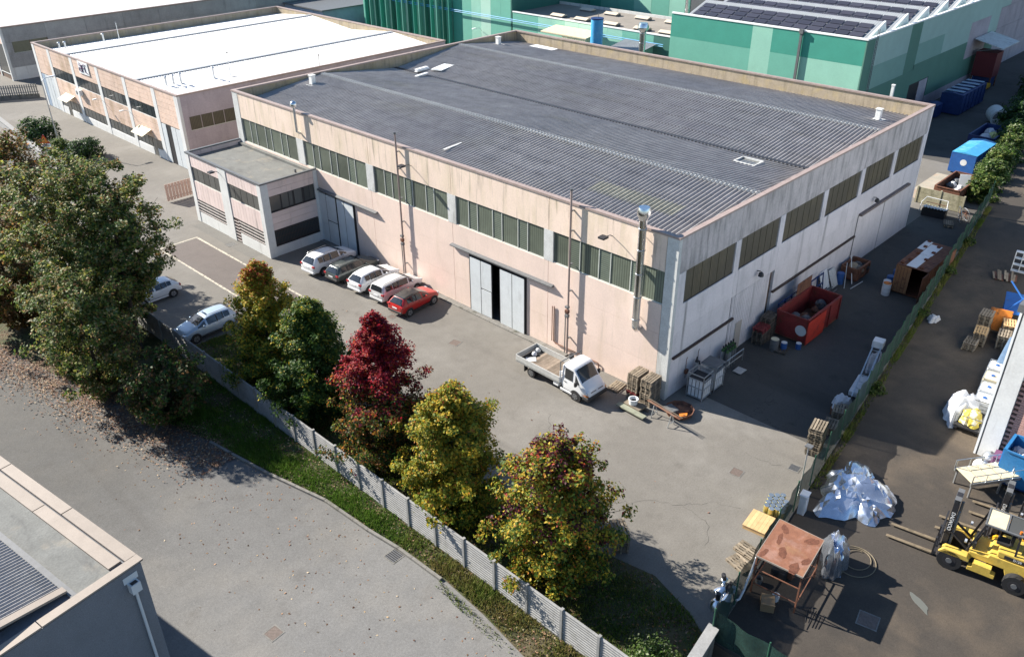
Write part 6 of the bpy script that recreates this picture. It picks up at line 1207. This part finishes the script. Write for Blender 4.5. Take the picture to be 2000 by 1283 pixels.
box_container('small navy bin between the green hall door and the long container',76.8,78.6,11.4,13.0,1.7,K['bluedk'],K['bluedk'],'bin')
t = thing('compactor', 'dark red compactor with a yellow tray at the green hall', 'machine', (98.5,12.6,0)); K['maroon'] = mat('maroon_paint',(.13,.02,.025),.6); MB().box(-1.3,-1.2,1.6,1.5,1.6,5.0).build('hopper', K['maroon'], t); MB().box(-1.0,-1.0,.2,1.2,1.4,1.6).build('base', K['bluedk'], t); MB().box(-4.2,-1.4,.4,-1.35,1.0,.9).build('tray', K['yelo'], t)
for x in (-1.2,1.4):
    for y in (-1.1,1.5): MB().bar((x,y,0),(x,y,1.6),.16,.16).build('leg', K['brownrust'], t)
t = thing('wall_canopy', 'sloping grey canopy roof over the compactor', 'canopy', (99,14.6,6.4)); MB().prism([(-4.0,-.6),(0,.3),(0,.4),(-4.0,-.5)],'x',-2.6,4.6).build('roof', K['conc'], t); MB().bar((-2.4,-3.6,-.6),(-2.4,-.05,-1.4),.1,.1).bar((4.4,-3.6,-.6),(4.4,-.05,-1.4),.1,.1).build('bracket', K['dgrey'], t)
t = thing('concrete_pipe', 'large concrete pipe length lying by the hedge', 'pipe', (79.6,4.9,1.05), .5); n = 24; mb = MB()
for x, r in ((-1.4,1.05),(1.4,1.05),(1.4,.82),(-1.4,.82)): mb.v += [(x, r*math.cos(k*6.2832/n), r*math.sin(k*6.2832/n)) for k in range(n)]
for s_ in range(4): mb.f += [(s_*n+k, s_*n+(k+1) % n, ((s_+1) % 4)*n+(k+1) % n, ((s_+1) % 4)*n+k) for k in range(n)]
mb.build('pipe', K['conc'], t, 40)
t = thing('lever_frame', 'pale steel frame lying by the concrete pipe', 'frame', (76.0,4.6,0), .4); MB().bar((-.8,-.5,.3),(.8,-.5,.3),.08,.08).bar((-.8,.5,.3),(.8,.5,.3),.08,.08).bar((-.8,-.5,.3),(-.8,.5,.3),.08,.08).bar((.8,-.5,.3),(.8,.5,.3),.08,.08).build('frame', K['galv'], t); MB().bar((-.7,0,0),(-.7,0,.26),.1,.1).bar((.7,0,0),(.7,0,.26),.1,.1).build('foot', K['galv'], t)
t = thing('garden_post', 'white post tip standing behind the far roof corner', 'post', (40.6,4.4,0)); MB().box(-.12,-.12,0,.12,.12,12.1).build('shaft', K['whitew'], t); MB().box(-.15,-.15,12.1,.15,.15,12.2).build('cap', K['whitew'], t)
# ================================================================ street side
sp = thing('road_sign', 'orange warning triangle above a white plate and a round limit sign', 'road sign', (-8.95,78.6,0), R(-140)); 
MB().cyl((0,0,0),(0,0,3.35),.04,10).build('pole', K['galv'], sp)
tr = MB().prism([(-.62,2.35),(.62,2.35),(0,3.4)],'x',.05,.08).build('triangle', K['signr'], sp); MB().prism([(-.47,2.43),(.47,2.43),(0,3.22)],'x',.082,.09).build('face', K['signo'], tr); MB().box(.091,-.04,2.62,.10,.04,2.95).box(.091,-.04,2.50,.10,.04,2.57).build('mark', K['textd'], tr)
pl = MB().box(.05,-.62,1.95,.08,.62,2.28).build('plate', K['signw'], sp)
for k in range(5): MB().box(.081,-.48+k*.2,2.06,.088,-.35+k*.2,2.17).build('mark', K['textd'], pl)
rd = MB().cyl((.05,0,1.55),(.08,0,1.55),.36,20).build('disc', K['signr'], sp); MB().cyl((.081,0,1.55),(.088,0,1.55),.27,20).build('face', K['signw'], rd)
lettering('10', .3, K['textd'], rd, Matrix.Translation((.093,0,1.55)) @ Matrix.Rotation(math.pi/2, 4, 'Z') @ Matrix.Rotation(math.pi/2, 4, 'X'))
t = thing('street_lamp', 'tall slim grey lamp post before the tiled warehouse', 'lamp post', (-6.3,82.6,0)); MB().cyl((0,0,0),(0,0,8.2),.09,10,.055).build('pole', K['galv'], t, 40); MB().tube([(0,0,8.1),(.3,.1,8.35),(1.1,.3,8.45)],.04,7).build('arm', K['galv'], t); bevel(MB().box(.9,.15,8.38,1.7,.5,8.5).build('head', K['plw'], t),.03)
# ================================================================ trees and shrubs
def leaves(cent, rad, nper, size, seed, axis_pt, squash=.8, up=.45, outw=.7):
    """leaf quads round cluster centres; returns vertex array and per-leaf positions"""
    r_ = np.random.default_rng(seed); n = len(cent)*nper
    c = np.repeat(cent, nper, 0); rr = np.repeat(rad, nper)
    d = r_.normal(size=(n, 3)); d /= np.linalg.norm(d, axis=1)[:, None]; p = c+d*(rr*r_.uniform(0, 1, n)**.45)[:, None]*np.array([1, 1, squash])
    o = p-axis_pt; o /= np.linalg.norm(o, axis=1)[:, None]+1e-6
    nn = o*outw+np.array([0, 0, up])+r_.normal(size=(n, 3))*.55; nn /= np.linalg.norm(nn, axis=1)[:, None]
    a = np.cross(nn, r_.normal(size=(n, 3))); a /= np.linalg.norm(a, axis=1)[:, None]; b = np.cross(nn, a)
    s = size*r_.uniform(.45, 1.5, n)[:, None]
    V = np.stack([p-a*s, p-b*s*.62+nn*s*.22, p+a*s, p+b*s*.62+nn*s*.22], 1); return V, p, n
def tree(name, label, loc, h, prof, base, nl, ncl, nper, size, pal, seed, rcl=.5, group=None, trunk=.13, rise=.35, lean=(0,0), cat='tree', gap=.0):
    t = thing(name, label, cat, loc, 0, group); r_ = np.random.default_rng(seed)
    tp = [Vector((lean[0]*(k/6)**1.5+r_.normal(0,.05)*(k > 0), lean[1]*(k/6)**1.5+r_.normal(0,.05)*(k > 0), h*.93*k/6)) for k in range(7)]
    MB().tube(tp, trunk, 9, .03).build('trunk', K['bark'], t, 60)
    def axis(z):
        k = min(5.999, max(0, z/(h*.93)*6)); i = int(k); return tp[i].lerp(tp[i+1], k-i)
    br = MB(); cents = []; rads = []
    for i in range(nl):
        u = (i+.5)/nl; u = base+(1-base)*u; ang = i*2.39996+r_.uniform(-.35,.35); L_ = prof(u)*r_.uniform(.66,1.16)
        if L_ < .12: L_ = .12
        e = axis(u*h)+Vector((math.cos(ang)*L_, math.sin(ang)*L_, r_.uniform(-.1,.25)*L_*.4)); e.z = min(e.z, h)
        s = axis(max(.05*h, u*h-L_*rise)); m_ = s.lerp(e, .5)+Vector((0,0,-.06*L_+r_.normal(0,.05)))
        br.tube([s, m_, e], max(.012, trunk*.32*(1-.6*u)), 5, .008)
        for k in range(ncl):
            f = .28+.76*(k+r_.uniform(0,.9))/ncl; q = s.lerp(m_, f*2) if f < .5 else m_.lerp(e, f*2-1)
            if r_.uniform() < gap: continue
            cents.append([q.x+r_.normal(0,.16*L_**.5), q.y+r_.normal(0,.16*L_**.5), min(h, max(.25, q.z+r_.normal(0,.14)))]); rads.append(rcl*r_.uniform(.65,1.25)*(.6+.4*min(1, L_/1.5)))
    cents.append([*axis(h)][:2]+[h-.15]); rads.append(.3)
    tag(br.build('branches', K['bark'], t, fix=False), kind='stuff')
    cents = np.array(cents); V, p, n = leaves(cents, np.array(rads), nper, size, seed+1, np.array([lean[0]*.5, lean[1]*.5, h*.45]))
    V[:, :, 2] = np.maximum(V[:, :, 2], .05)
    cl = np.repeat(r_.uniform(0,1,len(cents)), nper); col = pal(p, p[:, 2]/h, cl, r_)
    return colmesh('crown', V.reshape(-1,3), np.arange(n*4).reshape(-1,4), np.repeat(np.clip(col,0,1),4,0), K['leaf'], t)
def mixc(cols, w_):
    w_ = np.clip(w_,0,None); w_ = w_/w_.sum(1)[:, None]; return w_ @ np.array(cols)
def pick(cols, w_, r_, jit=.25):
    w_ = np.clip(w_,1e-4,None); w_ = np.cumsum(w_/w_.sum(1)[:, None],1); i = (r_.uniform(size=(len(w_),1)) > w_).sum(1).clip(0,len(cols)-1)
    return np.array(cols)[i]*r_.uniform(1-jit,1+jit,(len(w_),1))
G_, DG, YG, Y_, OR, RD, CR, MR, BR = (.075,.135,.022),(.035,.080,.020),(.24,.27,.035),(.50,.36,.040),(.42,.17,.035),(.40,.060,.030),(.30,.016,.030),(.085,.014,.030),(.17,.095,.040)
sm = lambda x, a, b: np.clip((x-a)/(b-a),0,1)
def pal1(p, z, c, r_): return pick([RD,OR,Y_,YG,G_,DG], np.stack([1.6*sm(z,.83,.97), .8*sm(z,.72,.9)+.1, 1.3*sm(z,.25,.55)*(1-sm(z,.88,.97))+.5*(c > .6), 1.3+0*z, 1.1*(1-sm(z,.35,.75))+.25, .5*(1-sm(z,.2,.6))],1), r_)
def pal2(p, z, c, r_): return pick([YG,Y_,G_,DG], np.stack([.35*sm(z,.5,.9)+.5*(c > .8), .18*(c > .72)+.05, 1.1+0*z, 1.2*(1-sm(z,.5,1))+.5],1), r_)
def pal3(p, z, c, r_): return pick([CR,RD,MR,OR,BR,DG,YG], np.stack([1.5*sm(z,.42,.66), .7*sm(z,.45,.7)*(.5+c), .7*sm(z,.35,.6)+.2*(c > .7), .30*(1-sm(z,.5,.7)), .6*(1-sm(z,.4,.65)), 1.3*(1-sm(z,.38,.62)), .25*(1-sm(z,.4,.7))],1), r_)
def pal4(p, z, c, r_): return pick([Y_,YG,OR,G_,RD], np.stack([1.1*sm(z,.05,.5)+.3*(c > .5), 1.5+0*z, .15+.25*sm(z,.8,1), .95*(1-.5*z)+.3*(c < .3), .2*sm(z,.9,1)],1), r_)
def pal5(p, z, c, r_): return pick([MR,RD,OR,Y_,YG,G_,DG], np.stack([4.2*sm(z,.80,.94)*(c > .42)+3.0*((c > .87) & (z > .38)), .35*sm(z,.6,.9)+.05, .30*(1-.3*z), .75+0*z, 1.1+0*z, 1.2*(1-.4*z), .5*(1-z)],1), r_)
def palbig(p, z, c, r_): return pick([(.12,.175,.04),(.05,.10,.025),(.30,.30,.06),(.26,.15,.065),(.38,.28,.12),(.22,.235,.11)], np.stack([1.1+0*z, .7+.7*(c < .3), .35+.8*(c > .80), .28+.9*((c > .58) & (c < .72)), .2+.7*((c > .70) & (c < .80)), .7+0*z],1), r_)
def palbrown(p, z, c, r_): return pick([BR,(.27,.16,.06),(.10,.09,.03),G_,YG,OR], np.stack([1.2+0*z, .7+.6*(c > .6), .9+0*z, .4+.8*(c < .25), .25*sm(z,.5,.9), .3*sm(z,.6,1)],1), r_)
def palsparse(p, z, c, r_): return pick([DG,(.09,.085,.03),BR,G_], np.stack([1.0+0*z, .9+0*z, .5+.4*(c > .6), .7+0*z],1), r_)
def cone(R_, b=.02, p=.8, full=.22): return lambda u: R_*min(1, .55+.45*(u-b)/full)*max(0.,(1-u)/(1-full) if u > full else 1)**p
AG = 'autumn sweetgum trees inside the concrete fence'
LQ = [('slender yellow-green tree with a scarlet tip nearest the pale blue SUV',(-16.5,20.0,0),9.3,cone(3.15,p=.66),pal1),('dark green tree squeezed between the yellow and the crimson trees',(-16.3,14.9,0),8.5,cone(3.15,p=.58),pal2),('crimson tree with a dark greenish skirt',(-16.3,8.3,0),10.0,cone(3.6,p=.80),pal3),('golden yellow tree between the crimson and the maroon-topped tree',(-16.4,2.3,0),8.1,cone(3.05,p=.52,full=.3),pal4),('broad orange-green tree with a dark maroon top',(-16.2,-4.7,0),8.2,cone(3.6,p=.48,full=.34),pal5)]
for i, (lb, lc, h, pf_, pl_) in enumerate(LQ):
    tree('sweetgum_tree', lb, lc, h, pf_, .07, 96, 7, 98, .080, pl_, 100+i*7, .48, AG, .13, gap=.13)
dome = lambda R_, c=.60, s=.46: (lambda u: R_*math.sqrt(max(0.,1-((u-c)/s)**2)))
BG = 'tall trees on the street verge'
tree('street_tree','tallest full green tree over the white hatchback and leaf drift',(-21.6,33.8,0),14.6,dome(5.2,.56,.50),.13,130,7,105,.100,palbig,300,.56,BG,.26,.8,(-.4,-.2),gap=.40)
tree('street_tree','glossy green tree with a bare lower trunk beside the tallest one',(-21.0,30.2,0),13.4,dome(3.3,.72,.32),.42,70,6,100,.098,palbig,330,.52,BG,.2,.9,(.5,.0),gap=.36)
tree('street_tree','russet brown tree at the far end of the street verge',(-20.8,49.5,0),12.4,dome(4.0,.58,.46),.2,80,6,66,.12,palbrown,360,.62,BG,.2,.8,(0,.5),gap=.2)
tree('street_tree','brown-leaved tree between the tallest and the russet one',(-25.2,41.0,0),9.6,dome(3.8,.56,.5),.14,70,6,62,.12,palbrown,430,.58,BG,.16,.8,(-.3,0),gap=.25)
tree('street_tree','small thin brownish tree bending low over the fence',(-23.3,21.6,0),5.0,dome(2.6,.58,.50),.16,46,6,46,.10,palsparse,390,.46,BG,.1,.7,(.2,-.9),gap=.22)
tree('street_tree','leaning bushy tree rooted in the leaf drift',(-24.9,27.6,0),9.6,dome(3.3,.56,.5),.12,76,6,84,.095,palbig,410,.52,BG,.14,.8,(-.3,-.8),gap=.34)
def shrub(label, loc, rx, h, pal, seed, n=90, nper=36, size=.075, name='shrub', group=None):
    t = thing(name, label, 'shrub', loc, 0, group); r_ = np.random.default_rng(seed)
    a = r_.uniform(0,6.283,n); q = r_.uniform(0,1,n)**.5; u = r_.uniform(.12,1,n)
    cents = np.column_stack([np.cos(a)*q*rx*np.sqrt(1-(u*.9)**3), np.sin(a)*q*rx*np.sqrt(1-(u*.9)**3), u*h*.9]); rads = np.full(n, .34*rx**.6)*r_.uniform(.7,1.3,n)
    st_ = MB()
    for k in range(7): e = cents[k*n//8]; st_.tube([(0,0,0),(e[0]*.4,e[1]*.4,e[2]*.6),tuple(e)],.03,5,.01)
    tag(st_.build('stems', K['bark'], t, fix=False), kind='stuff')
    V, p, m_ = leaves(cents, rads, nper, size, seed+1, np.array([0,0,h*.3])); V[:, :, 2] = np.maximum(V[:, :, 2], .03)
    cl = np.repeat(r_.uniform(0,1,n), nper); colmesh('foliage', V.reshape(-1,3), np.arange(m_*4).reshape(-1,4), np.repeat(pal(p,p[:,2]/h,cl,r_),4,0), K['leaf'], t)
def palsh(p, z, c, r_): return pick([DG,G_,(.16,.22,.07),(.30,.34,.20)], np.stack([1+0*z, 1+0*z, .7+0*z, .3*z+.05],1), r_)
def paldk(p, z, c, r_): return pick([DG,(.03,.06,.03),G_,(.12,.16,.12)], np.stack([1.2+0*z, 1+0*z, .5+0*z, .3*z],1), r_)
def palyl(p, z, c, r_): return pick([(.17,.20,.05),(.13,.17,.06),G_,DG], np.stack([.7+0*z, 1+0*z, 1.1+0*z, .7+0*z],1), r_)
shrub('rounded glossy shrub in the corner of the two fences',(-17.5,-11.6,0),1.15,1.35,palsh,500,90,44,.06)
shrub('dark clipped shrub behind the low grey wall, apart from the others',(-6.9,87.0,0),2.3,3.2,paldk,510,120,40,.13); shrub('yellow-green shrub by the lamp post foot',(-6.9,80.9,0),1.2,2.0,palyl,520,60,30,.11); shrub('broad dark shrub beside the yellow-green one',(-5.2,77.6,0),1.9,2.2,paldk,530,100,36,.12)
HG = 'hedge bushes behind the warehouse along the netting'
for i in range(6):
    x = 50.5+i*3.6; shrub('sunlit hedge bush behind the warehouse, '+'first second third fourth fifth sixth'.split()[i]+' counting back from the rusty debris skip',(x,FY(x)+1.15,0),1.55+.25*(i % 2),3.0+.3*(i % 3),palsh if i % 2 else palyl,540+i*3,110,34,.13,'hedge_bush',HG)
DGp = 'dark bushes along the back lane'
for i in range(9):
    x = 72+i*5.2; shrub('dark overgrown bush on the lane bank, '+ORD[i]+' after the sunlit hedge',(x,FY(x)+1.4+(i % 3)*.5,0),2.6,3.2+(i % 2)*.8,paldk,600+i*3,90,30,.17,'lane_bush',DGp)
for i, (x, y) in enumerate(((20.5,-8.7),(29,-7.3),(36,-6.4),(8.5,-10.3),(47.8,-4.6))):
    shrub('tuft of yellowish weeds at the foot of the netting, '+['near the plastic rag','by the container back','towards the far end','past the tallest pallets','at the very end post'][i],(x,FY(x)-.35,ZR),.5,.55,palyl,700+i,20,26,.07,'weed_tuft')
# a grassy bank along the back lane and a few weeds at the wall foot
def bank(name, poly, n, label, z=0.): return grass(name, poly, n, .1, .35, z, lambda P: .25+.3*vnoise(P,.7,4), label)
bank('bank_grass',[(70,FY(70)+.3),(120,FY(120)+.3),(120,FY(120)+3.2),(70,FY(70)+3.2)],9000,'rough grass on the bank of the back lane')
bank('fence_weeds',[(-3,FY(-3)-.5),(46,FY(46)-.5),(46,FY(46)-.08),(-3,FY(-3)-.08)],5500,'yellowing weeds along the foot of the netting in the raised yard',ZR)
